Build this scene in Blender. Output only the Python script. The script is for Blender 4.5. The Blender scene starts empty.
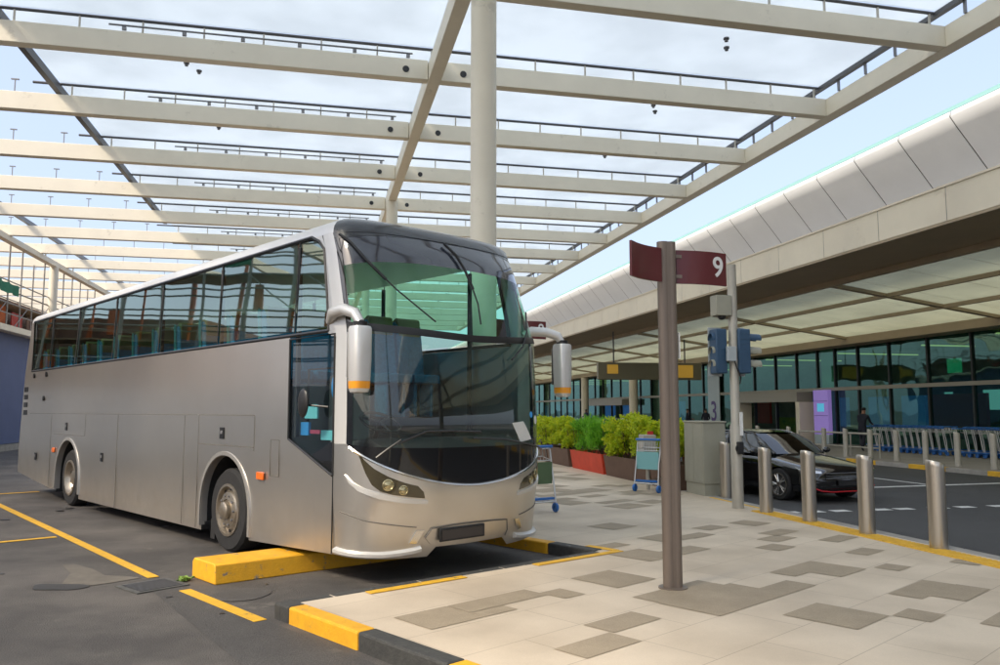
import bpy, bmesh, math, random
from mathutils import Vector, Matrix
R = math.radians
PI = math.pi
rnd = random.Random(7)
scene = bpy.context.scene
col = scene.collection

# ------------------------------------------------------------------ materials
def mat(name, color, rough=.6, metal=0., noise=0., nscale=4., bump=0., bscale=30., spec=.5, color2=None, coat=0., emit=None, estr=0., stretch=None, wear=None, speck=0., ramp=(.32, .68)):
    m = bpy.data.materials.new(name); m.use_nodes = True
    nt = m.node_tree; b = nt.nodes['Principled BSDF']
    b.inputs['Base Color'].default_value = (*color, 1)
    b.inputs['Roughness'].default_value = rough
    b.inputs['Metallic'].default_value = metal
    b.inputs['Specular IOR Level'].default_value = spec
    b.inputs['Coat Weight'].default_value = coat
    if emit:
        b.inputs['Emission Color'].default_value = (*emit, 1); b.inputs['Emission Strength'].default_value = estr
    tc = nt.nodes.new('ShaderNodeTexCoord'); src = tc.outputs['Object']
    if stretch:
        mp = nt.nodes.new('ShaderNodeMapping'); mp.inputs['Scale'].default_value = stretch
        nt.links.new(src, mp.inputs[0]); src = mp.outputs[0]
    if noise > 0 or color2:
        n = nt.nodes.new('ShaderNodeTexNoise'); n.inputs['Scale'].default_value = nscale; n.inputs['Detail'].default_value = 8
        n.inputs['Roughness'].default_value = .65
        nt.links.new(src, n.inputs['Vector'])
        rp = nt.nodes.new('ShaderNodeValToRGB'); rp.color_ramp.elements[0].position = ramp[0]; rp.color_ramp.elements[1].position = ramp[1]
        c2 = color2 or tuple(c*(1-noise) for c in color)
        c1 = color if color2 else tuple(min(1, c*(1+noise*.6)) for c in color)
        rp.color_ramp.elements[0].color = (*c2, 1); rp.color_ramp.elements[1].color = (*c1, 1)
        nt.links.new(n.outputs['Fac'], rp.inputs[0]); nt.links.new(rp.outputs[0], b.inputs['Base Color'])
    if wear or speck:
        sock = b.inputs['Base Color']
        cur_ = sock.links[0].from_socket if sock.is_linked else None
        if speck:
            n = nt.nodes.new('ShaderNodeTexNoise'); n.inputs['Scale'].default_value = 140; n.inputs['Detail'].default_value = 3; nt.links.new(src, n.inputs['Vector'])
            r1 = nt.nodes.new('ShaderNodeValToRGB'); r1.color_ramp.elements[0].position = .35; r1.color_ramp.elements[1].position = .68
            r1.color_ramp.elements[0].color = (1-speck, 1-speck, 1-speck, 1); r1.color_ramp.elements[1].color = (1+speck*1.6,)*3+(1,)
            nt.links.new(n.outputs['Fac'], r1.inputs[0])
            x = nt.nodes.new('ShaderNodeMix'); x.data_type = 'RGBA'; x.blend_type = 'MULTIPLY'; x.inputs[0].default_value = 1
            x.inputs[6].default_value = (*color, 1)
            if cur_: nt.links.new(cur_, x.inputs[6])
            nt.links.new(r1.outputs[0], x.inputs[7]); cur_ = x.outputs[2]
        if wear:
            n = nt.nodes.new('ShaderNodeTexNoise'); n.inputs['Scale'].default_value = wear[1]; n.inputs['Detail'].default_value = 10; n.inputs['Roughness'].default_value = .75; nt.links.new(src, n.inputs['Vector'])
            r1 = nt.nodes.new('ShaderNodeValToRGB'); r1.color_ramp.elements[0].position = wear[2]; r1.color_ramp.elements[1].position = wear[2]+.05
            nt.links.new(n.outputs['Fac'], r1.inputs[0])
            x = nt.nodes.new('ShaderNodeMix'); x.data_type = 'RGBA'; nt.links.new(r1.outputs[0], x.inputs[0]); x.inputs[6].default_value = (*color, 1); x.inputs[7].default_value = (*wear[0], 1)
            if cur_: nt.links.new(cur_, x.inputs[6])
            cur_ = x.outputs[2]
        nt.links.new(cur_, sock)
    if bump > 0:
        n = nt.nodes.new('ShaderNodeTexNoise'); n.inputs['Scale'].default_value = bscale; n.inputs['Detail'].default_value = 6
        nt.links.new(src, n.inputs['Vector'])
        bp = nt.nodes.new('ShaderNodeBump'); bp.inputs['Strength'].default_value = bump; bp.inputs['Distance'].default_value = .02
        nt.links.new(n.outputs['Fac'], bp.inputs['Height']); nt.links.new(bp.outputs[0], b.inputs['Normal'])
    return m

def glass(name, tint, refl=.08, rough=.02, gcol=(1, 1, 1), wobble=0., ior=1.5, dirt=0.):
    m = bpy.data.materials.new(name); m.use_nodes = True; nt = m.node_tree; nt.nodes.clear()
    out = nt.nodes.new('ShaderNodeOutputMaterial'); mx = nt.nodes.new('ShaderNodeMixShader')
    t = nt.nodes.new('ShaderNodeBsdfTransparent'); t.inputs[0].default_value = (*tint, 1)
    g = nt.nodes.new('ShaderNodeBsdfGlossy'); g.inputs['Roughness'].default_value = rough; g.inputs['Color'].default_value = (*gcol, 1)
    geo = nt.nodes.new('ShaderNodeNewGeometry'); dt = nt.nodes.new('ShaderNodeVectorMath'); dt.operation = 'DOT_PRODUCT'
    nt.links.new(geo.outputs['Incoming'], dt.inputs[0]); nt.links.new(geo.outputs['Normal'], dt.inputs[1])
    def mth(op, a_, b_=None):
        x = nt.nodes.new('ShaderNodeMath'); x.operation = op; x.use_clamp = op == 'ADD'
        for i_, v_ in enumerate((a_, b_)):
            if v_ is None: continue
            if isinstance(v_, (int, float)): x.inputs[i_].default_value = v_
            else: nt.links.new(v_, x.inputs[i_])
        return x.outputs[0]
    F0 = refl+((ior-1)/(ior+1))**2
    fr = mth('ADD', mth('MULTIPLY', mth('POWER', mth('SUBTRACT', 1.0, mth('ABSOLUTE', dt.outputs['Value'])), 5.0), 1-F0), F0)
    nt.links.new(fr, mx.inputs[0])
    if wobble:
        tc = nt.nodes.new('ShaderNodeTexCoord')
        n = nt.nodes.new('ShaderNodeTexNoise'); n.inputs['Scale'].default_value = .8; n.inputs['Detail'].default_value = 1
        nt.links.new(tc.outputs['Object'], n.inputs['Vector'])
        bp = nt.nodes.new('ShaderNodeBump'); bp.inputs['Strength'].default_value = wobble; bp.inputs['Distance'].default_value = .1
        nt.links.new(n.outputs['Fac'], bp.inputs['Height']); nt.links.new(bp.outputs[0], g.inputs['Normal'])
    last = mx
    nt.links.new(t.outputs[0], mx.inputs[1]); nt.links.new(g.outputs[0], mx.inputs[2])
    if dirt:
        d = nt.nodes.new('ShaderNodeBsdfDiffuse'); d.inputs[0].default_value = (.5, .52, .5, 1)
        m2 = nt.nodes.new('ShaderNodeMixShader'); m2.inputs[0].default_value = dirt
        nt.links.new(mx.outputs[0], m2.inputs[1]); nt.links.new(d.outputs[0], m2.inputs[2]); last = m2
    nt.links.new(last.outputs[0], out.inputs[0])
    return m

def frosted(name, color, clear=.3, tcol=(.9, .95, 1), stains=.12):
    m = bpy.data.materials.new(name); m.use_nodes = True; nt = m.node_tree; nt.nodes.clear()
    out = nt.nodes.new('ShaderNodeOutputMaterial'); mx = nt.nodes.new('ShaderNodeMixShader'); mx.inputs[0].default_value = clear
    tr = nt.nodes.new('ShaderNodeBsdfTranslucent'); di = nt.nodes.new('ShaderNodeBsdfDiffuse')
    m1 = nt.nodes.new('ShaderNodeMixShader'); m1.inputs[0].default_value = .25
    t = nt.nodes.new('ShaderNodeBsdfTransparent'); t.inputs[0].default_value = (*tcol, 1)
    tc = nt.nodes.new('ShaderNodeTexCoord'); n = nt.nodes.new('ShaderNodeTexNoise'); n.inputs['Scale'].default_value = .5; n.inputs['Detail'].default_value = 7
    nt.links.new(tc.outputs['Object'], n.inputs['Vector'])
    rp = nt.nodes.new('ShaderNodeValToRGB'); rp.color_ramp.elements[0].position = .35; rp.color_ramp.elements[1].position = .6
    rp.color_ramp.elements[0].color = (*[c*(1-stains) for c in color], 1); rp.color_ramp.elements[1].color = (*color, 1)
    nt.links.new(n.outputs['Fac'], rp.inputs[0]); nt.links.new(rp.outputs[0], tr.inputs[0]); nt.links.new(rp.outputs[0], di.inputs[0])
    nt.links.new(tr.outputs[0], m1.inputs[1]); nt.links.new(di.outputs[0], m1.inputs[2])
    nt.links.new(m1.outputs[0], mx.inputs[1]); nt.links.new(t.outputs[0], mx.inputs[2]); nt.links.new(mx.outputs[0], out.inputs[0])
    return m

M = dict(
 asphalt=mat('asphalt', (.108, .098, .090), .8, color2=(.060, .055, .052), ramp=(.40, .60), nscale=.7, bump=.6, bscale=90, speck=.35, wear=((.13, .118, .105), .9, .60)),
 asphalt2=mat('asphalt_patch', (.072, .068, .065), .72, color2=(.050, .047, .046), nscale=1.6, bump=.5, bscale=110, speck=.35, wear=((.10, .093, .085), 1.3, .60)),
 road=mat('road_asphalt', (.066, .065, .066), .85, color2=(.048, .047, .048), nscale=.4, bump=.4, bscale=90, speck=.3),
 concrete=mat('concrete', (.33, .31, .28), .85, noise=.2, nscale=3, bump=.3, bscale=50),
 farpave=mat('far_paving', (.30, .27, .24), .8, noise=.15, nscale=1, bump=.1),
 darktile=mat('dark_tile', (.33, .265, .185), .72, noise=.12, nscale=3, bump=.12, bscale=120, speck=.12),
 yellow=mat('yellow_paint', (.84, .43, .018), .6, color2=(.68, .34, .018), nscale=7, bump=.25, bscale=60, wear=((.20, .18, .15), 4, .585)),
 yline=mat('yellow_line', (.80, .45, .025), .7, color2=(.62, .35, .03), nscale=9, bump=.2, bscale=90, wear=((.10, .09, .08), 8, .60)),
 tact=mat('tactile_yellow', (.76, .47, .06), .75, noise=.15, nscale=8),
 blackp=mat('black_paint', (.035, .035, .035), .7, color2=(.06, .06, .055), nscale=16, bump=.3, bscale=60, wear=((.25, .24, .22), 7, .62)),
 whitel=mat('white_line', (.62, .62, .60), .75, noise=.25, nscale=7, wear=((.15, .15, .15), 6, .60)),
 cream=mat('cream_steel', (.78, .725, .60), .5, noise=.05, nscale=1.2, wear=((.66, .61, .50), 1.6, .60)),
 cream2=mat('cream_cladding', (.84, .755, .60), .5, noise=.05, nscale=1, wear=((.74, .66, .52), 1.2, .60)),
 darksteel=mat('dark_steel', (.10, .10, .105), .5, .3),
 greysteel=mat('grey_steel', (.22, .22, .23), .5, .4),
 brownpole=mat('brown_pole', (.20, .158, .128), .42, .25, noise=.06, nscale=3),
 maroon=mat('maroon_sign', (.115, .012, .016), .35, coat=.2),
 white=mat('white_paint', (.8, .8, .79), .4),
 steel=mat('brushed_steel', (.56, .51, .44), .30, 1.0, noise=.12, nscale=3, stretch=(40, 40, .6)),
 galv=mat('galvanised_pole', (.46, .43, .37), .45, .3, noise=.08, nscale=5),
 cabinet=mat('cabinet_paint', (.36, .35, .28), .5, noise=.08, nscale=3),
 sigblue=mat('signal_housing', (.035, .085, .16), .5),
 sigedge=mat('signal_backing', (.42, .46, .48), .5),
 black=mat('black_plastic', (.014, .014, .015), .35),
 rubber=mat('rubber', (.022, .022, .023), .8, noise=.2, nscale=8, bump=.2, bscale=50),
 paint=mat('bus_silver', (.74, .70, .64), .285, .9, noise=.05, nscale=.7, coat=.15),
 paintw=mat('bus_light_silver', (.70, .69, .67), .34, .42, noise=.04, nscale=1.5, coat=.2),
 capblack=mat('bus_roof_black', (.025, .028, .034), .25, coat=.5),
 seam=mat('panel_seam', (.15, .135, .115), .7),
 trim=mat('arch_trim', (.50, .48, .45), .35, .6),
 chrome=mat('chrome', (.72, .71, .69), .18, 1.0),
 hub=mat('wheel_steel', (.50, .44, .36), .38, .9, noise=.2, nscale=10),
 orange=mat('orange_lens', (.85, .17, .02), .25, coat=.5),
 amber=mat('amber_lens', (.9, .36, .02), .3, coat=.5),
 headbg=mat('headlight_housing', (.085, .070, .038), .2, .5, coat=1.0),
 headlens=mat('headlight_reflector', (.42, .36, .20), .16, .8, coat=1.),
 headcover=glass('headlight_cover', (.62, .58, .48), .10),
 gupper=glass('glass_upper_windscreen', (.50, .88, .74), .0, ior=1.28),
 glower=glass('glass_lower_windscreen', (.62, .70, .66), .05, ior=1.4, dirt=.012),
 gsidel=glass('glass_side_window', (.34, .54, .51), .24, gcol=(.86, 1, .94), wobble=.05),
 gsider=glass('glass_far_window', (.72, .94, .84), .0, ior=1.3),
 gdriver=glass('glass_driver_window', (.62, .72, .74), .05, wobble=.03),
 gstrip=mat('sun_strip', (.03, .035, .05), .12, coat=1.),
 gblack=mat('black_glass', (.008, .008, .009), .06, coat=1.),
 interior=mat('interior_grey', (.20, .21, .21), .8),
 interiord=mat('interior_dark', (.05, .05, .055), .8),
 seat=mat('seat_fabric', (.05, .28, .52), .9, noise=.25, nscale=20),
 seatback=mat('seat_shell', (.05, .32, .36), .6),
 headrest=mat('headrest_cover', (.26, .25, .10), .9),
 cyan=mat('cyan_card', (.25, .78, .82), .6), blue=mat('blue_card', (.06, .38, .85), .6), paper=mat('paper', (.75, .75, .72), .8), pink=mat('pink_card', (.55, .08, .15), .6),
 gterm=glass('glass_terminal', (.46, .72, .64), .04, gcol=(.62, .95, .86), wobble=.16),
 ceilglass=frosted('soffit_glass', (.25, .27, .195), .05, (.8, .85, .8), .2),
 roofglass=frosted('canopy_glass', (.74, .785, .81), .34, (.87, .93, .97), .12),
 soffit=mat('soffit_brown', (.42, .335, .225), .6, noise=.1, nscale=.7),
 mull=mat('mullion', (.03, .035, .035), .4, .3),
 transom=mat('transom', (.33, .31, .26), .5),
 hull=mat('roof_cladding', (.84, .86, .87), .5, .1, noise=.05, nscale=.6),
 teal=mat('teal_edge', (.30, .55, .53), .3),
 shopdark=mat('hall_dark', (.26, .24, .20), .8, noise=.4, nscale=.5),
 shopblue=mat('hall_blue_board', (.08, .26, .62), .6, color2=(.04, .12, .34), nscale=.9, emit=(.05, .18, .5), estr=.10),
 shopgreen=mat('hall_green_board', (.08, .16, .04), .7, color2=(.32, .30, .04), nscale=3),
 shopred=mat('hall_red_board', (.5, .05, .05), .6),
 shopfloor=mat('hall_floor', (.28, .26, .23), .35),
 ltube=mat('hall_light', (.8, .7, .3), .5, emit=(1, .82, .30), estr=.30),
 screenp=mat('purple_screen', (.20, .12, .42), .4, emit=(.42, .30, .80), estr=.16),
 screenc=mat('cyan_screen', (.1, .5, .7), .4, emit=(.10, .55, .85), estr=.22),
 hangy=mat('sign_yellow', (.42, .25, .05), .5, emit=(.9, .5, .05), estr=.10),
 hangb=mat('sign_olive', (.17, .15, .09), .5),
 panelp=mat('pale_glass_panel', (.42, .50, .52), .3), purple=mat('purple_numeral', (.10, .06, .22), .5),
 hoardp=mat('unseen_pale_hoarding', (.50, .52, .56), .6, noise=.15, nscale=.6),  # out of view; pale tone brightens the reflection on the coach side
 hoard=mat('blue_hoarding', (.085, .115, .24), .65, noise=.1, nscale=.5),
 scafp=mat('scaffold_pole', (.32, .30, .27), .5, .6), rust=mat('rusty_panel', (.55, .14, .04), .8, noise=.3, nscale=2),
 net=mat('green_netting', (.03, .20, .11), .8, noise=.2, nscale=3), plank=mat('plank', (.25, .17, .10), .8),
 brick=mat('brown_wall', (.24, .15, .11), .8, noise=.3, nscale=1),
 boxbrown=mat('planter_brown', (.13, .075, .05), .7, noise=.15, nscale=5), boxred=mat('planter_red', (.58, .055, .02), .6, noise=.15, nscale=4),
 soil=mat('soil', (.05, .035, .02), .95),
 leafy=mat('leaf_yellow_green', (.74, .74, .03), .55, color2=(.30, .48, .03), nscale=7),
 leafg=mat('leaf_bright_green', (.28, .60, .04), .55, color2=(.13, .38, .03), nscale=6),
 twig=mat('twig', (.12, .08, .04), .9),
 trolb=mat('trolley_blue', (.03, .16, .50), .4), trols=mat('trolley_steel', (.55, .54, .52), .3, .9),
 trolt=mat('trolley_panel', (.22, .48, .50), .5), red=mat('red_plastic', (.5, .03, .02), .5),
 carp=mat('car_black', (.008, .008, .009), .12, coat=1.), carg=glass('car_glass', (.10, .12, .12), .10),
 redline=mat('car_red_trim', (.55, .01, .02), .35), rim=mat('rim_silver', (.6, .58, .55), .25, .9),
 skin=mat('skin', (.30, .16, .10), .6), cloth=mat('dark_clothing', (.02, .022, .035), .9), hair=mat('hair', (.02, .015, .012), .8),
 weed=mat('weed_leaf', (.18, .30, .05), .7), silverc=mat('car_grey', (.10, .11, .12), .2, .5, coat=1.),
 puddle=mat('damp_stain', (.030, .028, .027), .3), patch=mat('pale_patch', (.13, .115, .095), .7, noise=.3, nscale=4),
 drain=mat('drain_cover', (.10, .10, .095), .6, .3, noise=.3, nscale=9, bump=.4, bscale=40),
)

def leaf_translucent(m, f=.58):
    nt = m.node_tree; b = nt.nodes['Principled BSDF']; out = nt.nodes['Material Output']
    t = nt.nodes.new('ShaderNodeBsdfTranslucent'); mx = nt.nodes.new('ShaderNodeMixShader'); mx.inputs[0].default_value = f
    nt.links.new(b.inputs['Base Color'].links[0].from_socket, t.inputs[0]); nt.links.new(b.outputs[0], mx.inputs[1]); nt.links.new(t.outputs[0], mx.inputs[2]); nt.links.new(mx.outputs[0], out.inputs[0])
leaf_translucent(M['leafy']); leaf_translucent(M['leafg'])
def grime(m, zt, c):
    # dried road spray that fades out above the sills
    nt = m.node_tree; b = nt.nodes['Principled BSDF']; tc = nt.nodes.new('ShaderNodeTexCoord'); sp = nt.nodes.new('ShaderNodeSeparateXYZ'); nt.links.new(tc.outputs['Object'], sp.inputs[0])
    n = nt.nodes.new('ShaderNodeTexNoise'); n.inputs['Scale'].default_value = 2.2; n.inputs['Detail'].default_value = 3; nt.links.new(tc.outputs['Object'], n.inputs['Vector'])
    mr = nt.nodes.new('ShaderNodeMapRange'); mr.interpolation_type = 'SMOOTHSTEP'; mr.inputs[1].default_value = zt; mr.inputs[2].default_value = .2; mr.inputs[3].default_value = 0; mr.inputs[4].default_value = .55; nt.links.new(sp.outputs[2], mr.inputs[0])
    cm = nt.nodes.new('ShaderNodeMath'); cm.operation = 'MULTIPLY'; nt.links.new(mr.outputs[0], cm.inputs[0]); nt.links.new(n.outputs['Fac'], cm.inputs[1])
    x = nt.nodes.new('ShaderNodeMix'); x.data_type = 'RGBA'; nt.links.new(cm.outputs[0], x.inputs[0]); nt.links.new(b.inputs['Base Color'].links[0].from_socket, x.inputs[6]); x.inputs[7].default_value = (*c, 1); nt.links.new(x.outputs[2], b.inputs['Base Color'])
    rg = nt.nodes.new('ShaderNodeMapRange'); rg.inputs[3].default_value = b.inputs['Roughness'].default_value; rg.inputs[4].default_value = .75; nt.links.new(cm.outputs[0], rg.inputs[0]); nt.links.new(rg.outputs[0], b.inputs['Roughness'])
grime(M['paint'], 1.1, (.30, .26, .21))

def paving_material():
    m = bpy.data.materials.new('granite_paving'); m.use_nodes = True; nt = m.node_tree; b = nt.nodes['Principled BSDF']
    b.inputs['Roughness'].default_value = .62
    tc = nt.nodes.new('ShaderNodeTexCoord'); mp = nt.nodes.new('ShaderNodeMapping')
    # rows of 0.58 x 0.29 m slabs laid along the bus bay
    mp.inputs['Rotation'].default_value = (0, 0, -TH); nt.links.new(tc.outputs['Object'], mp.inputs[0])
    br = nt.nodes.new('ShaderNodeTexBrick'); br.inputs['Scale'].default_value = 1.0
    br.inputs['Brick Width'].default_value = 1.16; br.inputs['Row Height'].default_value = .58; br.inputs['Mortar Size'].default_value = .003; br.inputs['Bias'].default_value = -.2
    br.offset = .5
    br.inputs['Color1'].default_value = (.63, .535, .42, 1); br.inputs['Color2'].default_value = (.60, .505, .392, 1); br.inputs['Mortar'].default_value = (.37, .30, .225, 1)
    nt.links.new(mp.outputs[0], br.inputs['Vector'])
    n = nt.nodes.new('ShaderNodeTexNoise'); n.inputs['Scale'].default_value = 1.1; n.inputs['Detail'].default_value = 9; nt.links.new(tc.outputs['Object'], n.inputs['Vector'])
    rp = nt.nodes.new('ShaderNodeValToRGB'); rp.color_ramp.elements[0].color = (.80, .775, .74, 1); rp.color_ramp.elements[1].color = (1.06, 1.05, 1.03, 1)
    rp.color_ramp.elements[0].position = .3; rp.color_ramp.elements[1].position = .65
    nt.links.new(n.outputs['Fac'], rp.inputs[0])
    n2 = nt.nodes.new('ShaderNodeTexNoise'); n2.inputs['Scale'].default_value = 130; n2.inputs['Detail'].default_value = 2; nt.links.new(tc.outputs['Object'], n2.inputs['Vector'])
    rp2 = nt.nodes.new('ShaderNodeValToRGB'); rp2.color_ramp.elements[0].color = (.86, .86, .86, 1); rp2.color_ramp.elements[1].color = (1.08, 1.08, 1.08, 1)
    nt.links.new(n2.outputs['Fac'], rp2.inputs[0])
    def mul(a, c):
        x = nt.nodes.new('ShaderNodeMix'); x.data_type = 'RGBA'; x.blend_type = 'MULTIPLY'; x.inputs[0].default_value = 1
        nt.links.new(a, x.inputs[6]); nt.links.new(c, x.inputs[7]); return x.outputs[2]
    nt.links.new(mul(mul(br.outputs['Color'], rp.outputs[0]), rp2.outputs[0]), b.inputs['Base Color'])
    return m

# ------------------------------------------------------------------ mesh tools
class MB:
    def __init__(s): s.v = []; s.f = []; s.mi = []; s.cur = 0
    def add(s, vs, fs):
        o = len(s.v); s.v += [tuple(v) for v in vs]; s.f += [tuple(i+o for i in f) for f in fs]; s.mi += [s.cur]*len(fs); return s
    def box(s, c, d, rz=0, m=None):
        x, y, z = d[0]/2, d[1]/2, d[2]/2
        vs = [Vector(p) for p in ((-x,-y,-z),(x,-y,-z),(x,y,-z),(-x,y,-z),(-x,-y,z),(x,-y,z),(x,y,z),(-x,y,z))]
        if m is not None: vs = [m @ v for v in vs]
        if rz: r = Matrix.Rotation(rz, 3, 'Z'); vs = [r @ v for v in vs]
        vs = [v+Vector(c) for v in vs]
        return s.add(vs, [(0,3,2,1),(4,5,6,7),(0,1,5,4),(1,2,6,5),(2,3,7,6),(3,0,4,7)])
    def b2(s, a, b): return s.box([(a[i]+b[i])/2 for i in range(3)], [abs(b[i]-a[i]) for i in range(3)])
    def tube(s, path, r, n=8, cap=True):
        path = [Vector(p) for p in path]; rs = r if isinstance(r, (list, tuple)) else [r]*len(path)
        rings = []; up = None
        for i, p in enumerate(path):
            d = (path[min(i+1, len(path)-1)]-path[max(i-1, 0)]).normalized()
            if up is None: up = Vector((0,0,1)) if abs(d.z) < .9 else Vector((1,0,0))
            a = d.cross(up).normalized(); bb = a.cross(d).normalized(); up = bb
            rings.append([p+rs[i]*(math.cos(2*PI*k/n)*a+math.sin(2*PI*k/n)*bb) for k in range(n)])
        vs = [v for rg in rings for v in rg]
        fs = [(i*n+k, i*n+(k+1)%n, (i+1)*n+(k+1)%n, (i+1)*n+k) for i in range(len(path)-1) for k in range(n)]
        if cap: fs += [tuple(range(n))[::-1], tuple((len(path)-1)*n+k for k in range(n))]
        return s.add(vs, fs)
    def cyl(s, c, r, z0, z1, n=24, r1=None): return s.tube([(c[0], c[1], z0), (c[0], c[1], z1)], [r, r if r1 is None else r1], n)
    def lathe(s, prof, n=32, axis='Z', c=(0,0,0), closed=False):
        vs = []
        for r, h in prof:
            for k in range(n):
                a = 2*PI*k/n
                if axis == 'Z': vs.append((c[0]+r*math.cos(a), c[1]+r*math.sin(a), c[2]+h))
                else: vs.append((c[0]+h, c[1]+r*math.cos(a), c[2]+r*math.sin(a)))
        m = len(prof); fs = []
        for i in range(m-1):
            for k in range(n):
                fs.append((i*n+k, i*n+(k+1)%n, (i+1)*n+(k+1)%n, (i+1)*n+k))
        return s.add(vs, fs)
    def prism(s, poly, f0, f1):   # poly 2D list, f0/f1 map 2D->3D for both faces
        n = len(poly); a = [f0(p) for p in poly]; b = [f1(p) for p in poly]
        return s.add(a+b, [tuple(range(n))[::-1], tuple(range(n, 2*n))]+[(i, (i+1)%n, n+(i+1)%n, n+i) for i in range(n)])
    def sphere(s, c, r, n=16, m=10):
        if not isinstance(r, (tuple, list)): r = (r, r, r)
        vs = []; fs = []
        for i in range(m+1):
            t = PI*i/m
            for k in range(n):
                a = 2*PI*k/n; vs.append((c[0]+r[0]*math.sin(t)*math.cos(a), c[1]+r[1]*math.sin(t)*math.sin(a), c[2]+r[2]*math.cos(t)))
        for i in range(m):
            for k in range(n): fs.append((i*n+k, (i+1)*n+k, (i+1)*n+(k+1)%n, i*n+(k+1)%n))
        return s.add(vs, fs)
    def build(s, name, mats, parent=None, smooth=True, bevel=0, angle=35, loc=None):
        me = bpy.data.meshes.new(name); me.from_pydata(s.v, [], s.f)
        if not isinstance(mats, (list, tuple)): mats = [mats]
        for m in mats: me.materials.append(m)
        bm = bmesh.new(); bm.from_mesh(me)
        for f, i in zip(bm.faces, s.mi): f.material_index = i
        bmesh.ops.recalc_face_normals(bm, faces=bm.faces)
        bm.to_mesh(me); bm.free()
        if smooth:
            me.polygons.foreach_set('use_smooth', [True]*len(me.polygons)); me.set_sharp_from_angle(angle=R(angle))
        o = bpy.data.objects.new(name, me); col.objects.link(o)
        if parent: o.parent = parent
        if loc: o.location = loc
        if bevel:
            b = o.modifiers.new('edge', 'BEVEL'); b.width = bevel; b.segments = 2; b.limit_method = 'ANGLE'; b.angle_limit = R(40)
        return o

def empty(name, loc=(0,0,0), rz=0):
    o = bpy.data.objects.new(name, None); col.objects.link(o); o.location = loc; o.rotation_euler = (0, 0, rz); o.empty_display_size = .2; return o
def tag(o, label, cat, group=None):
    o['label'] = label; o['category'] = cat
    if group: o['group'] = group
    return o
def structure(o): o['kind'] = 'structure'; return o
def dup(o, parent=None):
    c = o.copy(); col.objects.link(c)
    if parent: c.parent = parent
    for ch in list(o.children): dup(ch, c)
    return c
def digit(ch, size, parent, material, loc, rot, depth=.006, name='numeral'):
    cu = bpy.data.curves.new('numeral', 'FONT'); cu.body = ch; cu.size = size; cu.extrude = depth/2; cu.align_x = 'CENTER'; cu.align_y = 'CENTER'; cu.offset = size*.012
    t = bpy.data.objects.new('tmp', cu); col.objects.link(t)
    bpy.context.view_layer.update()
    me = bpy.data.meshes.new_from_object(t.evaluated_get(bpy.context.evaluated_depsgraph_get()))
    bpy.data.objects.remove(t); me.materials.clear(); me.materials.append(material)
    o = bpy.data.objects.new(name, me); col.objects.link(o); o.parent = parent; o.location = loc; o.rotation_euler = rot
    return o

# ------------------------------------------------------------------ frames
CAMZ = 1.7
TH = R(30.52)
B0 = (0.254, 8.073)
Sx, Sy = -math.sin(TH), math.cos(TH); Tx, Ty = math.cos(TH), math.sin(TH)
def bw(s, t): return (B0[0]+s*Sx+t*Tx, B0[1]+s*Sy+t*Ty)

# ------------------------------------------------------------------ ground
PZ = .12
def sheet(name, polys, z, m, holes=None):
    mb = MB()
    for p in polys: mb.add([(x, y, z) for x, y in p], [tuple(range(len(p)))])
    return structure(mb.build(name, m, smooth=False))
sheet('ground', [[(-400, -300), (400, -300), (400, 700), (-400, 700)]], 0, M['asphalt'])
sheet('road', [[(7.25, -60), (17.2, -60), (17.2, 220), (7.25, 220)]], .004, M['road'])

# raised pavement with the notch of the bus bay
a0 = bw(-15, -.95); a1 = bw(-.62, -.95); a2 = bw(-.84, 2.86); a3 = bw(14, 2.86)
paveedge = [a0, a1, a2, a3, (a3[0], 200)]
M['paving'] = paving_material()
pol = [a0, a1, a2, a3, (a3[0], 200), (7.12, 200), (7.12, a0[1])]
mb = MB(); n = len(pol)
mb.add([(x, y, PZ) for x, y in pol]+[(x, y, -.05) for x, y in pol], [tuple(range(n))]+[(i, (i+1)%n, n+(i+1)%n, n+i) for i in range(n)])
structure(mb.build('pavement', M['paving'], smooth=False))
# dark slabs in the paving
def q(s0, s1, t0, t1): return [bw(s0, t0), bw(s0, t1), bw(s1, t1), bw(s1, t0)]
patch = [(-3.35,-3.06,-.28,.3), (-3.09,-2.80,.32,.90), (-2.2,-1.63,1.49,2.07), (-3.36,-2.78,1.28,2.4), (-2.78,-2.50,1.30,2.3), (-3.36,-3.07,2.4,2.9),
 (-4.25,-3.67,1.67,2.25), (-4.54,-4.26,2.27,2.6), (-4.22,-3.94,3.02,3.85), (-4.50,-4.22,3.2,3.87), (-3.05,-2.78,3.12,4.0), (-3.36,-3.05,3.42,4.0),
 (-3.63,-3.38,4.12,4.44), (-3.06,-2.8,4.77,5.25), (-.84,-.6,2.97,3.45), (-1.35,-1.07,2.74,3.3), (-1.64,-1.35,2.74,3.9), (-2.25,-1.95,4.33,4.75),
 (-1.94,-1.65,4.9,5.4), (-1.7,-1.42,5.35,5.95), (-2.45,-2.2,5.4,6.0), (-1.07,-.64,5.93,6.38), (-.86,-.57,5.12,5.6), (-1.07,-.58,3.9,4.4), (-1.1,-.85,4.4,4.88),
 (.05,.52,4.23,4.76), (1.33,1.87,6.2,6.9), (1.5,1.9,7.1,7.65), (-4.08,-3.8,5.0,5.35), (-2.15,-1.85,.84,1.1), (-1.95,-1.66,-.05,.84), (-2.13,-1.66,-.58,-.06), (-2.13,-1.96,-.05,.30),
 (-5.1,-4.8,.4,1.0), (-5.4,-4.8,2.5,3.1)]
r2 = random.Random(21)
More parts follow.
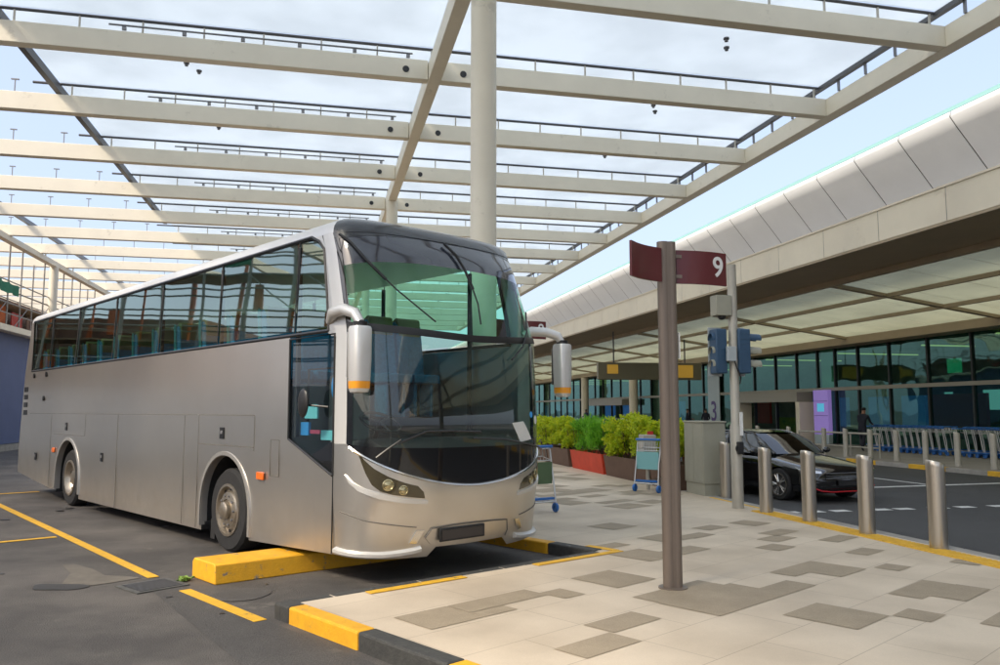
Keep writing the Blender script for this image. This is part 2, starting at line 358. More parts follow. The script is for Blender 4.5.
for i in range(330):
    s = -.6+r2.randrange(-6, 60)*.29; t = 3.0+r2.randrange(0, 34)*.29
    if s < 2 and t < 8: continue
    w = r2.choice([.58, .58, .87, 1.16]); h = r2.choice([.29, .58])
    x, y = bw(s, t); x2, y2 = bw(s+h, t+w)
    if max(x, x2) > 6.6 or min(x, x2) < -4: continue
    if any(s < p[1]-.001 and s+h > p[0]+.001 and t < p[3]-.001 and t+w > p[2]+.001 for p in patch): continue
    patch.append((s, s+h, t, t+w))
sheet('paving_pattern', [q(*p) for p in patch], PZ+.004, M['darktile'])

# kerbs of the bay
def strip(mb, p, q_, w, z0, z1, side=1):   # box along p->q, lying to one side
    p = Vector((*p, 0)); q_ = Vector((*q_, 0)); d = (q_-p); L = d.length; d.normalize(); nrm = Vector((-d.y, d.x, 0))*side
    vs = [p, q_, q_+nrm*w, p+nrm*w]
    mb.add([(v.x, v.y, z0) for v in vs]+[(v.x, v.y, z1) for v in vs], [(0,1,2,3),(4,5,6,7),(0,1,5,4),(1,2,6,5),(2,3,7,6),(3,0,4,7)])
def kerbline(name, P, Q, segs, side=1, w=.16, z1=PZ+.012):
    p = Vector(P); q_ = Vector(Q); L = (q_-p).length; d = (q_-p)/L; a = 0; i = 0
    mb = MB()
    while a < L-.01:
        ln, c = segs[min(i, len(segs)-1)] if i < len(segs) else segs[(i-len(segs)) % 2+len(segs)-2]
        b = min(L, a+ln); mb.cur = c
        strip(mb, p+d*(a+.002), p+d*(b-.004), w, -.02, z1, side); a = b; i += 1
    return structure(mb.build(name, [M['yellow'], M['blackp'], M['concrete']], smooth=False, bevel=.018))
# segs: colour 0 yellow 1 black
o1 = bw(-.60, -1.02); o2 = bw(-.82, 2.79)
kerbline('kerb', o1, bw(-15, -1.02), [(.24, 1), (1.0, 0), (1.0, 1), (.9, 0), (1.0, 1), (1, 0)], side=1)
kerbline('kerb', o1, o2, [(.5, 1), (.9, 1), (1.0, 1), (1.0, 1), (1.0, 1), (1, 1)], side=-1, z1=PZ+.006, w=.12)
kerbline('kerb', o2, bw(14, 2.79), [(.72, 1), (2.1, 0), (1.0, 1), (1.0, 0), (1.0, 1), (1., 0)], side=-1)
# yellow dashes along the near kerb
mb = MB()
for t0, t1 in ((-.25, .80), (1.72, 3.02)):
    f = lambda t: -.62-.057*(t+.95)
    A, B = bw(f(t0)-.125, t0), bw(f(t1)-.125, t1); strip(mb, A, B, .10, PZ+.004, PZ+.010, -1)
strip(mb, bw(-.98, 2.96), bw(-.55, 2.96), .09, PZ+.004, PZ+.010, -1)
structure(mb.build('kerb_line', M['yline'], smooth=False))
# bay markings
mb = MB()
def gl(s0, t0, s1, t1, w=.11): strip(mb, bw(s0, t0), bw(s1, t1), w, .004, .008)
gl(13.5, -.75, 1.72, -1.2); gl(.92, -1.20, -.62, -1.20); gl(5.38, -1.12, 5.5, -6.2); gl(12.4, .35, 12.5, -6.5, .12); gl(25, 3.0, 13, 3.0)
structure(mb.build('bay_marking', M['yline'], smooth=False))
# asphalt seam patches
sheet('asphalt_patch', [[bw(1.15,-1.08), bw(1.25,-1.36), bw(-3.6,-2.05), bw(-9,-2.4), bw(-9,-1.1), bw(-.62,-1.1)]], .003, M['asphalt2'])
sheet('damp_patch', [[bw(.2+.28*math.cos(a)*(1+.2*math.sin(3*a)), .75+.36*math.sin(a)) for a in [i*PI/9 for i in range(18)]]], .006, M['asphalt2'])
sheet('damp_patch', [[(-.66+.27*math.cos(a)*(1+.1*math.sin(2*a)), 7.98+.28*math.sin(a)) for a in [i*PI/9 for i in range(18)]]], .006, M['asphalt2'])
def gpt(pts): return [(x, y) for x, y in pts]
# pale repair patch and a dark stain on the asphalt
sheet('repair_patch', [[(-2.42, 8.78), (-2.28, 8.62), (-1.98, 8.78), (-1.72, 8.98), (-1.92, 9.12), (-2.12, 9.2), (-2.34, 9.6), (-2.62, 9.95), (-2.72, 9.9), (-2.50, 9.4)]], .005, M['patch'])
sheet('damp_stain', [[(-2.42+.26*math.cos(a)*(1+.14*math.sin(3*a+1)), 8.70+.17*math.sin(a)*(1+.25*math.cos(2*a))-.06*math.cos(a)) for a in [i*PI/10 for i in range(20)]]], .007, M['puddle'])
# stains (oil drips)
mb = MB(); r3 = random.Random(5)
for i in range(26):
    s, t = r3.uniform(-3, 9), r3.uniform(-4.5, 2.2); c = bw(s, t); rr = r3.uniform(.02, .09)
    mb.add([(c[0]+rr*math.cos(a)*r3.uniform(.7, 1.2), c[1]+rr*math.sin(a)*r3.uniform(.7, 1.2), .009) for a in [k*PI/5 for k in range(10)]], [tuple(range(10))])
structure(mb.build('oil_spots', M['puddle'], smooth=False))

# right-hand edge of the pavement: tactile strip, kerb, road marks
mb = MB()
y = 1.0
mb.b2((6.72, -12, PZ), (7.02, 11.7, PZ+.006))
y = -2.
while y < 11.7:
    mb.b2((6.735, y, PZ+.006), (7.005, y+.035, PZ+.016)); y += .07
mb.b2((7.04, 11.9, PZ), (7.10, 13.7, PZ+.006))
structure(mb.build('tactile_strip', M['tact'], smooth=False))
mb = MB(); y = -12.
while y < 60: mb.b2((7.122, y, -.02), (7.30, y+.99, PZ+.004)); y += 1.
structure(mb.build('road_kerb', M['concrete'], smooth=False, bevel=.012))
mb = MB()
for i, x in enumerate([7.6, 8.05, 8.55, 9.35, 9.8, 10.5, 11.05, 11.75, 12.3, 13.1, 13.6, 14.4]): mb.b2((x, 12.12, .008), (x+.32, 12.34, .010))
mb.add([(11.6, 15.65, .009), (17.1, 16.0, .009), (17.1, 16.2, .009), (11.6, 15.85, .009)], [(0,1,2,3)])
mb.b2((13.72, 16.1, .008), (13.84, 30, .010))
for y in range(33, 120, 6): mb.b2((12.0, y, .008), (12.12, y+3, .010))
structure(mb.build('road_marking', M['whitel'], smooth=False))
# far pavement
mb = MB(); mb.b2((17.36, -60, -.05), (60, 220, PZ)); structure(mb.build('far_pavement', M['farpave'], smooth=False))
mb = MB(); y = 2.; k = 0
while y < 90: mb.cur = 0 if k % 2 == 0 else 1; mb.b2((17.2, y, -.05), (17.358, y+1.44, PZ+.01)); y += 1.45; k += 1
structure(mb.build('far_kerb', [M['yline'], M['concrete']], smooth=False, bevel=.012))

# ------------------------------------------------------------------ bus
HWt = [(.25,.985),(.9,1.0),(2.5,1.0),(3.58,.965),(3.72,.95)]
SCt = [(.25,.2),(2.5,.2),(3.4,.48),(3.7,.62)]
DDt = [(.25,.60),(.9,.72),(1.6,.74),(2.5,.66),(3.4,.60),(3.7,.55)]
def lerp(z, T):
    if z <= T[0][0]: return T[0][1]
    for (a, b), (c, d) in zip(T, T[1:]):
        if z <= c: return b+(d-b)*(z-a)/(c-a)
    return T[-1][1]
NN = 2.8
def FS(u, z):
    a = u*PI/2; x = math.copysign(abs(math.sin(a))**(2/NN), u); c = abs(math.cos(a))**(2/NN)
    return (1.3+1.3*lerp(z, HWt)*x, lerp(z, SCt)-lerp(z, DDt)*c, z)
def FSo(u, z, o):
    p = Vector(FS(u, z)); e = .004
    u0, u1 = max(-1, u-e), min(1, u+e)
    du = Vector(FS(u1, z))-Vector(FS(u0, z)); dz = Vector(FS(u, z+.01))-Vector(FS(u, z-.01))
    n = du.cross(dz).normalized()
    if n.y > 0 and abs(u) < .98: n = -n
    if abs(u) >= .98 and n.x*u < 0: n = -n
    return tuple(p+n*o)
def xu(x): return math.copysign(math.asin(min(1, abs(x)**(NN/2)))*2/PI, x)
US = sorted(set([round(v, 4) for v in [xu(-1+i/14) for i in range(29)]+[-1+i/20 for i in range(41)]+[-.88, .88]]))
US = [u for i, u in enumerate(US) if i == 0 or u-US[i-1] > .006 or abs(u) in (.88, 1)]
def ws_bot(u): return .952+.50*min(1, abs(u))**1.3
def blk(u): return 1.33+.06*abs(u)**2
def band0(u): return 2.425+.10*abs(u)
def band1(u): return 2.50+.10*abs(u)
def top(u): return 3.555-.09*abs(u)**1.5
def frontband(name, lo, hi, m, par, us, rows=8, off=0., mats=None, thick=0.):
    mb = MB(); nv = rows+1
    vs = []
    for u in us:
        for j in range(nv):
            z = lo(u)+(hi(u)-lo(u))*j/rows; vs.append(FSo(u, z, off))
    fs = [(i*nv+j, (i+1)*nv+j, (i+1)*nv+j+1, i*nv+j+1) for i in range(len(us)-1) for j in range(rows)]
    mb.add(vs, fs)
    return mb.build(name, m, par, angle=50)
def patchpoly(name, poly, m, par, off=.006, cuts=3, depth=.012):
    bm = bmesh.new(); vs = [bm.verts.new((u, z, 0)) for u, z in poly]; f = bm.faces.new(vs)
    bmesh.ops.triangulate(bm, faces=[f])
    for _ in range(cuts):
        bmesh.ops.subdivide_edges(bm, edges=[e for e in bm.edges if (e.verts[0].co-e.verts[1].co).length > .05], cuts=1)
        bmesh.ops.triangulate(bm, faces=bm.faces[:])
    r = bmesh.ops.extrude_face_region(bm, geom=bm.faces[:]); nv = set(g for g in r['geom'] if isinstance(g, bmesh.types.BMVert))
    for v in bm.verts:
        v.co = FSo(v.co.x, v.co.y, off if v in nv else off-depth)
    bmesh.ops.recalc_face_normals(bm, faces=bm.faces)
    me = bpy.data.meshes.new(name); bm.to_mesh(me); bm.free(); me.materials.append(m)
    me.polygons.foreach_set('use_smooth', [True]*len(me.polygons)); me.set_sharp_from_angle(angle=R(40))
    o = bpy.data.objects.new(name, me); col.objects.link(o); o.parent = par; return o

bus = tag(empty('coach_bus', (B0[0], B0[1], 0), TH), 'silver single deck tour coach with raised windows parked in the yellow lined bay', 'bus')
BW = 2.6
def tl(z): return 1.3*(1-lerp(z, HWt))
def sidepoly(mb, poly, side=0, off=0.):   # poly of (s,z); one ngon
    f = (lambda p: (tl(p[1])-off, p[0], p[1])) if side == 0 else (lambda p: (BW-tl(p[1])+off, p[0], p[1]))
    mb.add([f(p) for p in poly], [tuple(range(len(poly)))])
REAR = 12.6
def arc(cx, cz, r, a0, a1, n=18): return [(cx+r*math.cos(R(a0+(a1-a0)*i/n)), cz+r*math.sin(R(a0+(a1-a0)*i/n))) for i in range(n+1)]
AF, AR = 2.66, 9.16
def skirt(side):
    mb = MB()
    # panels between z .2 and 1.65, cut by arches; then the upper part
    L = lambda a, b: [(a, .22), (b, .22)]
    low = [(.2, .29), (AF-.66, .22), (AF-.66, .5)]+arc(AF, .5, .66, 180, 0)[1:-1]+[(AF+.66, .5), (AF+.66, .20), (AR-.70, .18), (AR-.70, .47)]+arc(AR, .47, .70, 180, 0)[1:-1]+[(AR+.70, .47), (AR+.70, .30), (10.2, .24), (11.4, .32), (12.72, .42), (REAR+.1, .9), (REAR, 1.65)]
    if side == 0: low += [(1.115, 1.65), (1.1, 1.40), (.2, 1.06)]
    else: low += [(.2, 1.65)]
    sidepoly(mb, low, side)
    up = [(1.115 if side == 0 else .2, 1.65), (REAR, 1.65), (REAR-.12, 2.5), (1.12 if side == 0 else .2, 2.5)]
    sidepoly(mb, up, side)
    # window surrounds above and rear quarter
    sidepoly(mb, [(11.95, 2.5), (REAR-.12, 2.5), (REAR-.27, 3.56), (12.15, 3.56)], side)
    # pillar in front of the upper side window
    sidepoly(mb, [(.2, 2.5), (.34, 2.5), (.36, 2.8), (.50, 3.40), (.60, 3.5), (.75, 3.56), (.57, 3.56), (.48, 3.4)], side)
    if side == 0: sidepoly(mb, [(.2, 2.46), (.26, 2.46), (.34, 2.5), (.2, 2.5)], side)
    return mb
skirt(0).build('side_panel', M['paint'], bus, angle=20)
skirt(1).build('side_panel', M['paint'], bus, angle=20)
# side glazing, one part per pane
def pane(poly, side, m, name='side_window', rev=.006):
    mb = MB(); sidepoly(mb, poly, side, -.012)
    w = mb.build(name, m, bus, smooth=False)
    return w
cuts_ = [1.04, 3.0, 5.0, 7.0, 9.0, 10.7, 11.95]
for sd, gm in ((0, M['gsidel']), (1, M['gsider'])):
    pane([(.37, 2.56), (1.02, 2.56), (1.02, 3.545), (.78, 3.53), (.62, 3.47), (.53, 3.38), (.42, 2.9)], sd, gm)
    for a, b in zip(cuts_, cuts_[1:]):
        e = .2 if b > 11.9 else 0
        pane([(a+.012, 2.56), (b-.012, 2.56), (b-.012+e, 3.545), (a+.012, 3.545)], sd, gm)
    mb = MB()
    # black surround: rubber frame lines
    f = (lambda s, z, o=.0: (tl(z)-o, s, z)) if sd == 0 else (lambda s, z, o=.0: (BW-tl(z)+o, s, z))
    for pts in ([(.33, 2.52), (11.97, 2.52), (12.17, 3.57), (.78, 3.57), (.62, 3.50), (.51, 3.40), (.40, 2.9), (.33, 2.52)],):
        mb.tube([f(s, z, -.008) for s, z in pts], .022, 6)
    mb.build('window_seal', M['black'], bus)
    mb = MB()
    for c in cuts_[:-1]: mb.tube([f(c, 2.55, -.003), f(c, 3.55, -.003)], .008, 4)
    mb.build('window_joint', M['black'], bus)
# driver window
pane([(.21, 1.09), (1.09, 1.42), (1.09, 2.44), (.22, 2.44)], 0, M['gdriver'], 'driver_window')
mb = MB(); mb.tube([(-.002+.004, s, z) for s, z in [(.20, 1.06), (1.105, 1.40), (1.115, 2.48), (.20, 2.48), (.19, 1.06)]], .016, 6); mb.build('window_seal', M['black'], bus)
mb = MB(); sidepoly(mb, [(.21, 1.09), (.62, 1.245), (.21, 1.40)], 0, -.004); mb.build('window_blind', M['gblack'], bus, smooth=False)
mb = MB(); mb.b2((-.003, .182, .30), (.004, .196, 2.45)); mb.build('door_seam', M['black'], bus, smooth=False)
# seams and hatches on the near side
mb = MB(); e = .0035
def sl(s0, z0, s1, z1, w=.009):
    if abs(s1-s0) < .001: mb.b2((-e, s0-w/2, min(z0, z1)), (.002, s0+w/2, max(z0, z1)))
    else: mb.add([(-e, s0, z0-w/2), (-e, s1, z1-w/2), (-e, s1, z1+w/2), (-e, s0, z0+w/2)], [(0,1,2,3)])
sl(1.9, 1.65, 3.46, 1.65); sl(1.9, 1.24, 1.9, 1.65); sl(1.9, 1.28, 3.46, 1.28); sl(3.46, .22, 3.46, 1.65, .007); sl(3.5, 1.65, 11.9, 1.65, .007); sl(6.55, .20, 6.55, 1.64, .012); sl(3.92, .22, 3.92, 1.64, .006)
sl(8.2, 1.27, 10.1, 1.27, .006); sl(1.30, .98, 1.30, 1.38, .006); sl(1.5, .98, 1.5, 1.38, .006); sl(1.3, .98, 1.5, .98, .006); sl(1.3, 1.38, 1.5, 1.38, .006)
sl(10.3, .25, 10.3, 1.64, .010); sl(8.2, 1.27, 8.2, 1.64, .006)
mb.build('panel_seams', M['seam'], bus, smooth=False)
for s, z in ((2.75, 1.43), (7.25, .95), (9.3, 1.42), (11.3, .80), (4.7, .95) if False else (11.3, .80)):
    pass
for s, z in ((2.75, 1.43), (7.25, .95), (9.3, 1.42), (11.3, .80)):
    mb = MB(); mb.b2((-.012, s-.06, z-.07), (.0, s+.06, z+.07)); mb.cur = 1; mb.b2((-.018, s-.03, z-.012), (-.012, s+.03, z+.03)); mb.build('hatch_handle', [M['black'], M['greysteel']], bus, bevel=.004)
for s, z in ((11.7, 2.42), (10.8, 2.42), (10.9, 1.95)):
    mb = MB(); mb.tube([(-.025, s, z), (0, s, z)], .05, 14); mb.build('filler_cap', M['black'], bus)
for k in range(4):
    mb = MB(); mb.b2((-.010, 12.16, 1.62+k*.16), (.0, 12.44, 1.72+k*.16)); mb.build('air_vent', M['black'], bus, bevel=.004)
for s, z in ((1.70, .97), (10.02, .97)):
    mb = MB(); mb.b2((-.028, s-.085, z-.045), (0, s+.085, z+.045)); mb.build('marker_lamp', M['orange'], bus, bevel=.012)
for c, zc, r in ((AF, .5, .665), (AR, .47, .705)):
    for sd in (0, 1):
        x = -.012 if sd == 0 else BW+.012
        mb = MB(); P = [(c+r, .26)]+arc(c, zc, r, 0, 180, 26)+[(c-r, .26)]
        vs = []; 
        for (s, z) in P:
            dx, dz = (s-c), (z-zc); l = math.hypot(dx, dz) or 1; 
            if z < zc: dx, dz, l = (1 if s > c else -1), 0, 1
            vs += [(x, s-.0*dx/l, z), (x, s+.045*dx/l, z+.045*dz/l), (x+(.04 if sd == 0 else -.04), s+.055*dx/l, z+.055*dz/l), (x+(.10 if sd == 0 else -.10), s-.004*dx/l, z-.004*dz/l)]
        n = len(P); mb.add(vs, [(i*4+k, i*4+(k+1)%4, (i+1)*4+(k+1)%4, (i+1)*4+k) for i in range(n-1) for k in range(4)])
        mb.build('arch_trim', M['trim'], bus)
        mb = MB()
        # wheel well liner
        P = arc(c, zc, r+.01, 0, 180, 16); xi = .0 if sd == 0 else BW; xo = .55 if sd == 0 else BW-.55
        P = [(c+r+.01, .2)]+P+[(c-r-.01, .2)]
        mb.add([(xi+(.03 if sd == 0 else -.03), s, z) for s, z in P]+[(xo, s, z) for s, z in P], [(i, i+1, len(P)+i+1, len(P)+i) for i in range(len(P)-1)]+[tuple(range(len(P), 2*len(P)))])
        mb.build('wheel_well', M['rubber'], bus)
# belly, rear wall
mb = MB(); mb.b2((.06, .35, .33), (BW-.06, 1.86, .36)); mb.b2((.56, 1.8, .33), (BW-.56, 12.2, .38)); mb.b2((.06, 3.3, .26), (BW-.06, 8.36, .30)); mb.build('underbody', M['rubber'], bus, smooth=False)
mb = MB(); pr = [(12.72, .42), (REAR+.1, .9), (REAR, 1.65), (REAR-.12, 2.5), (REAR-.27, 3.56)]
mb.add([(tl(z), s, z) for s, z in pr]+[(1.3, s+.12, z) for s, z in pr]+[(BW-tl(z), s, z) for s, z in pr], [(i, i+1, 5+i+1, 5+i) for i in range(4)]+[(5+i, 5+i+1, 10+i+1, 10+i) for i in range(4)])
mb.build('rear_panel', M['paint'], bus)
mb = MB(); mb.add([(.35, 12.66, 2.55), (2.25, 12.66, 2.55), (2.2, 12.55, 3.3), (.4, 12.55, 3.3)], [(0,1,2,3)]); mb.build('rear_window', M['gblack'], bus, smooth=False)
# front panels
inner = [u for u in US if -.88 <= u <= .88]; left = [u for u in US if u <= -.88]; right = [u for u in US if u >= .88]
def bot(u): return .245+.05*abs(u)
def notch(u): return bot(u)+ (.09 if abs(u+.01) < .17 else 0)
frontband('bumper', notch, lambda u: .60, M['paint'], bus, US, 6)
frontband('front_panel', lambda u: .60, lambda u: ws_bot(u) if abs(u) <= .88 else 1.375, M['paint'], bus, US, 8)
for sd, us in ((0, left), (1, right)):
    frontband('windscreen_pillar', lambda u: 1.377, lambda u: 3.56, M['paintw'], bus, us, 20)
frontband('windscreen_apron', ws_bot, blk, M['gblack'], bus, [u for u in inner], 4, -.004)
frontband('lower_windscreen', blk, band0, M['glower'], bus, inner, 10, -.004)
frontband('windscreen_divider', band0, band1, M['black'], bus, inner, 2, .006)
frontband('upper_windscreen', band1, lambda u: top(u)-.30, M['gupper'], bus, inner, 10, -.004)
frontband('sun_strip', lambda u: top(u)-.30, top, M['gstrip'], bus, inner, 4, -.003)
for sg in (-1, 1):   # black glass edge
    us = [sg*x for x in (.82, .84, .86, .88)]; us.sort()
    frontband('windscreen_edge', lambda u: ws_bot(u)+.01, lambda u: 3.50, M['gblack'], bus, us, 16, .003)
    # chrome trim along the foot of the glass
edge = [(u, ws_bot(u)) for u in inner if abs(u) < .855]
mb = MB(); mb.tube([FSo(u, z-.012, .004) for u, z in edge], .014, 6); mb.build('windscreen_trim', M['chrome'], bus)
# lamps and details on the front
HL = [(-.775,1.325),(-.711,1.235),(-.619,1.145),(-.503,1.065),(-.382,1.000),(-.298,.965),(-.262,.905),(-.250,.841),(-.35,.862),(-.468,.89),(-.563,.926),(-.632,.987),(-.689,1.097)]
SW = [(-.885,1.081),(-.804,1.008),(-.685,.951),(-.547,.905),(-.391,.854),(-.233,.822),(-.234,.785),(-.389,.808),(-.577,.857),(-.742,.925),(-.836,1.002)]
mir = lambda P: [(-u, z) for u, z in P]
for i, (H, W) in enumerate(((HL, SW), (mir(HL), mir(SW)))):
    h = patchpoly('headlight', H, M['headbg'], bus, .004)
    for (u, z, r) in ((-.505, .985, .050), (-.395, .932, .042)):
        uu = u if i == 0 else -u
        c = Vector(FSo(uu, z, .004)); n = (Vector(FSo(uu, z, .1))-c).normalized(); mb = MB()
        a = n.orthogonal().normalized(); b = n.cross(a)
        prof = [(r*1.15, 0), (r*1.15, .008), (r*.95, .012), (r*.8, .004), (r*.4, .012), (0.001, .016)]
        vs = []; N = 20
        for rr, hh in prof: vs += [c+n*hh+rr*(math.cos(2*PI*k/N)*a+math.sin(2*PI*k/N)*b) for k in range(N)]
        mb.add(vs, [(j*N+k, j*N+(k+1)%N, (j+1)*N+(k+1)%N, (j+1)*N+k) for j in range(len(prof)-1) for k in range(N)])
        mb.build('lamp', M['headlens'], h)
    patchpoly('light_strip', W, M['paintw'], bus, .016, depth=.02)
    F = [(-.285,.53),(-.235,.523),(-.277,.40),(-.325,.405)]
    patchpoly('fog_lamp_trim', F if i == 0 else mir(F), M['chrome'], bus, .012)
    cr = [(-.93,.72),(-.815,.69),(-.671,.644),(-.449,.598),(-.285,.56)]
    mb = MB(); mb.tube([FSo(u if i == 0 else -u, z, .003) for u, z in [(cr[0][0]+(cr[-1][0]-cr[0][0])*q_/16, lerp(cr[0][0]+(cr[-1][0]-cr[0][0])*q_/16, cr)) for q_ in range(17)]], .006, 5); mb.build('bumper_crease', M['seam'], bus)
    lp = [(-.97,.345),(-.90,.335),(-.779,.325),(-.65,.318),(-.513,.312),(-.40,.318),(-.30,.33),(-.25,.345)]
    mb = MB()
    vs = []
    for u, z in lp:
        u = u if i == 0 else -u
        vs += [FSo(u, z+.03, .0), FSo(u, z+.012, .045), FSo(u, z-.018, .045), FSo(u, z-.04, .0)]
    mb.add(vs, [(j*4+k, j*4+(k+1)%4, (j+1)*4+(k+1)%4, (j+1)*4+k) for j in range(len(lp)-1) for k in range(4)]+[(0,1,2,3), tuple(4*(len(lp)-1)+k for k in range(4))])
    mb.build('bumper_lip', M['paintw'], bus)
patchpoly('grille_recess', [(-.19,.535),(-.08,.545),(.0,.545),(.08,.54),(.16,.53),(.175,.42),(.13,.36),(.0,.345),(-.12,.35),(-.19,.38),(-.225,.45)], M['paint'], bus, .010)
mb = MB(); mb.tube([FSo(u, z, .012) for u, z in [(-.225,.45),(-.19,.537),(-.08,.548),(.0,.548),(.08,.543),(.165,.533),(.178,.42),(.165,.36)]], .007, 5); mb.build('grille_edge', M['seam'], bus)
pc = Vector(FSo(-.035, .46, .03)); mb = MB(); mb.b2((pc.x-.30, pc.y-.012, .395), (pc.x+.30, pc.y+.012, .525)); mb.build('number_plate', M['black'], bus, bevel=.006)
mb = MB(); mb.b2((pc.x-.27, pc.y-.018, .415), (pc.x+.27, pc.y-.013, .505)); mb.build('plate_panel', mat('plate_dark', (.055, .045, .04), .5), bus)
# roof: rings
rings = [(3.56, 0, 0, 0), (3.64, .015, .04, .02), (3.70, .055, .13, .06), (3.755, .15, .30, .12), (3.79, .34, .48, .2), (3.815, .70, .62, .3), (3.825, 1.0, .7, .35)]
zb = 3.56
frontc = [(FS(u, 3.55)[0], FS(u, 3.55)[1], math.cos(u*PI/2)) for u in US]
ncap = sum(1 for u in US if u < -.88)
tside = tl(3.56)
def ringpts(kind):
    out = []
    for z, k, fy, ry in rings:
        row = []; tail = []
        if kind == 'front':
            for x, y, c in frontc[ncap:len(frontc)-ncap]:
                xx = 1.3+(x-1.3)*(1-k); zz = z
                if z == 3.56: zz = 3.56-.0
                row.append((xx, y+fy*(.15+.85*c), zz))
        else:
            y0, y1 = frontc[0][1], REAR-.27
            for x, y, c in frontc[len(frontc)-ncap-1:]: tail.append((1.3+(x-1.3)*(1-k), y+fy*(.15+.85*c), z))
            for x, y, c in frontc[ncap::-1]: row.append((1.3+(x-1.3)*(1-k), y+fy*(.15+.85*c), z))
            for x, y in [(tside, yy) for yy in [y0+(y1-y0)*i/24 for i in range(25)]]+[(tside+(BW-2*tside)*i/10, y1) for i in range(1, 10)]+[(BW-tside, yy) for yy in [y1+(y0-y1)*i/24 for i in range(25)]]:
                rear = 1 if y == y1 else 0
                fr = (1-min(1, (y-y0)/.8))*.15*fy
                row.append((1.3+(x-1.3)*(1-k), y-ry*rear+fr, z))
            row += tail[::-1]
        out.append(row)
    return out
for kind, nm, m in (('front', 'roof_cap', M['capblack']), ('rest', 'roof', M['paintw'])):
    P = ringpts(kind); n = len(P[0]); mb = MB()
    vs = [p for row in P for p in row]; mb.add(vs, [(i*n+k, i*n+k+1, (i+1)*n+k+1, (i+1)*n+k) for i in range(len(P)-1) for k in range(n-1)])
    mb.build(nm, m, bus, angle=60)
# close strip between glass top and roof ring
frontband('roof_edge', top, lambda u: 3.562, M['capblack'], bus, inner, 1)
mb = MB(); mb.b2((.5, 4.2, 3.80), (2.1, 6.4, 3.90)); mb.build('air_conditioner', M['paintw'], bus, bevel=.04)
# wipers
def wip(pts, m=M['black'], r=.011): 
    mb = MB(); mb.tube([FSo(u, z, .03) for u, z in pts], r, 6); return mb
w = wip([(-.60, 1.25), (-.52, 1.33), (-.425, 1.42)]).build('wiper', M['black'], bus)
wip([(-.45, 1.38), (-.261, 1.50), (-.12, 1.50), (.0, 1.485)], r=.013).build('wiper_blade', M['black'], w)
w = wip([(.60, 1.28), (.35, 1.33), (.1, 1.40), (-.02, 1.42)]).build('wiper', M['black'], bus)
w = wip([(-.79, 3.52), (-.70, 3.42), (-.59, 3.238), (-.45, 3.02)], r=.016).build('upper_wiper', M['black'], bus)
wip([(-.50, 3.10), (-.387, 2.92), (-.26, 2.74), (-.17, 2.60)], r=.009).build('wiper_blade', M['black'], w)
w = wip([(-.02, 3.52), (.0, 3.40), (.012, 3.25), (.026, 3.02)], r=.016).build('upper_wiper', M['black'], bus)
wip([(.022, 3.1), (.03, 2.85), (.02, 2.62)], r=.009).build('wiper_blade', M['black'], w)
w = wip([(.18, 2.26), (.30, 2.42), (.40, 2.6), (.52, 2.85)], r=.010).build('upper_wiper', M['black'], bus)
patchpoly('paper_notice', [(.17, 1.57), (.28, 1.585), (.40, 1.385), (.25, 1.36)], M['paper'], bus, .0, depth=.004)
for (u, z, rr, mm) in ((.40, 1.66, .035, M['blue']), (.50, 1.60, .05, M['paper'])):
    patchpoly('sticker', [(u+rr*.7*math.cos(a), z+rr*math.sin(a)) for a in [k*PI/6 for k in range(12)]], mm, bus, .0, cuts=0, depth=.004)
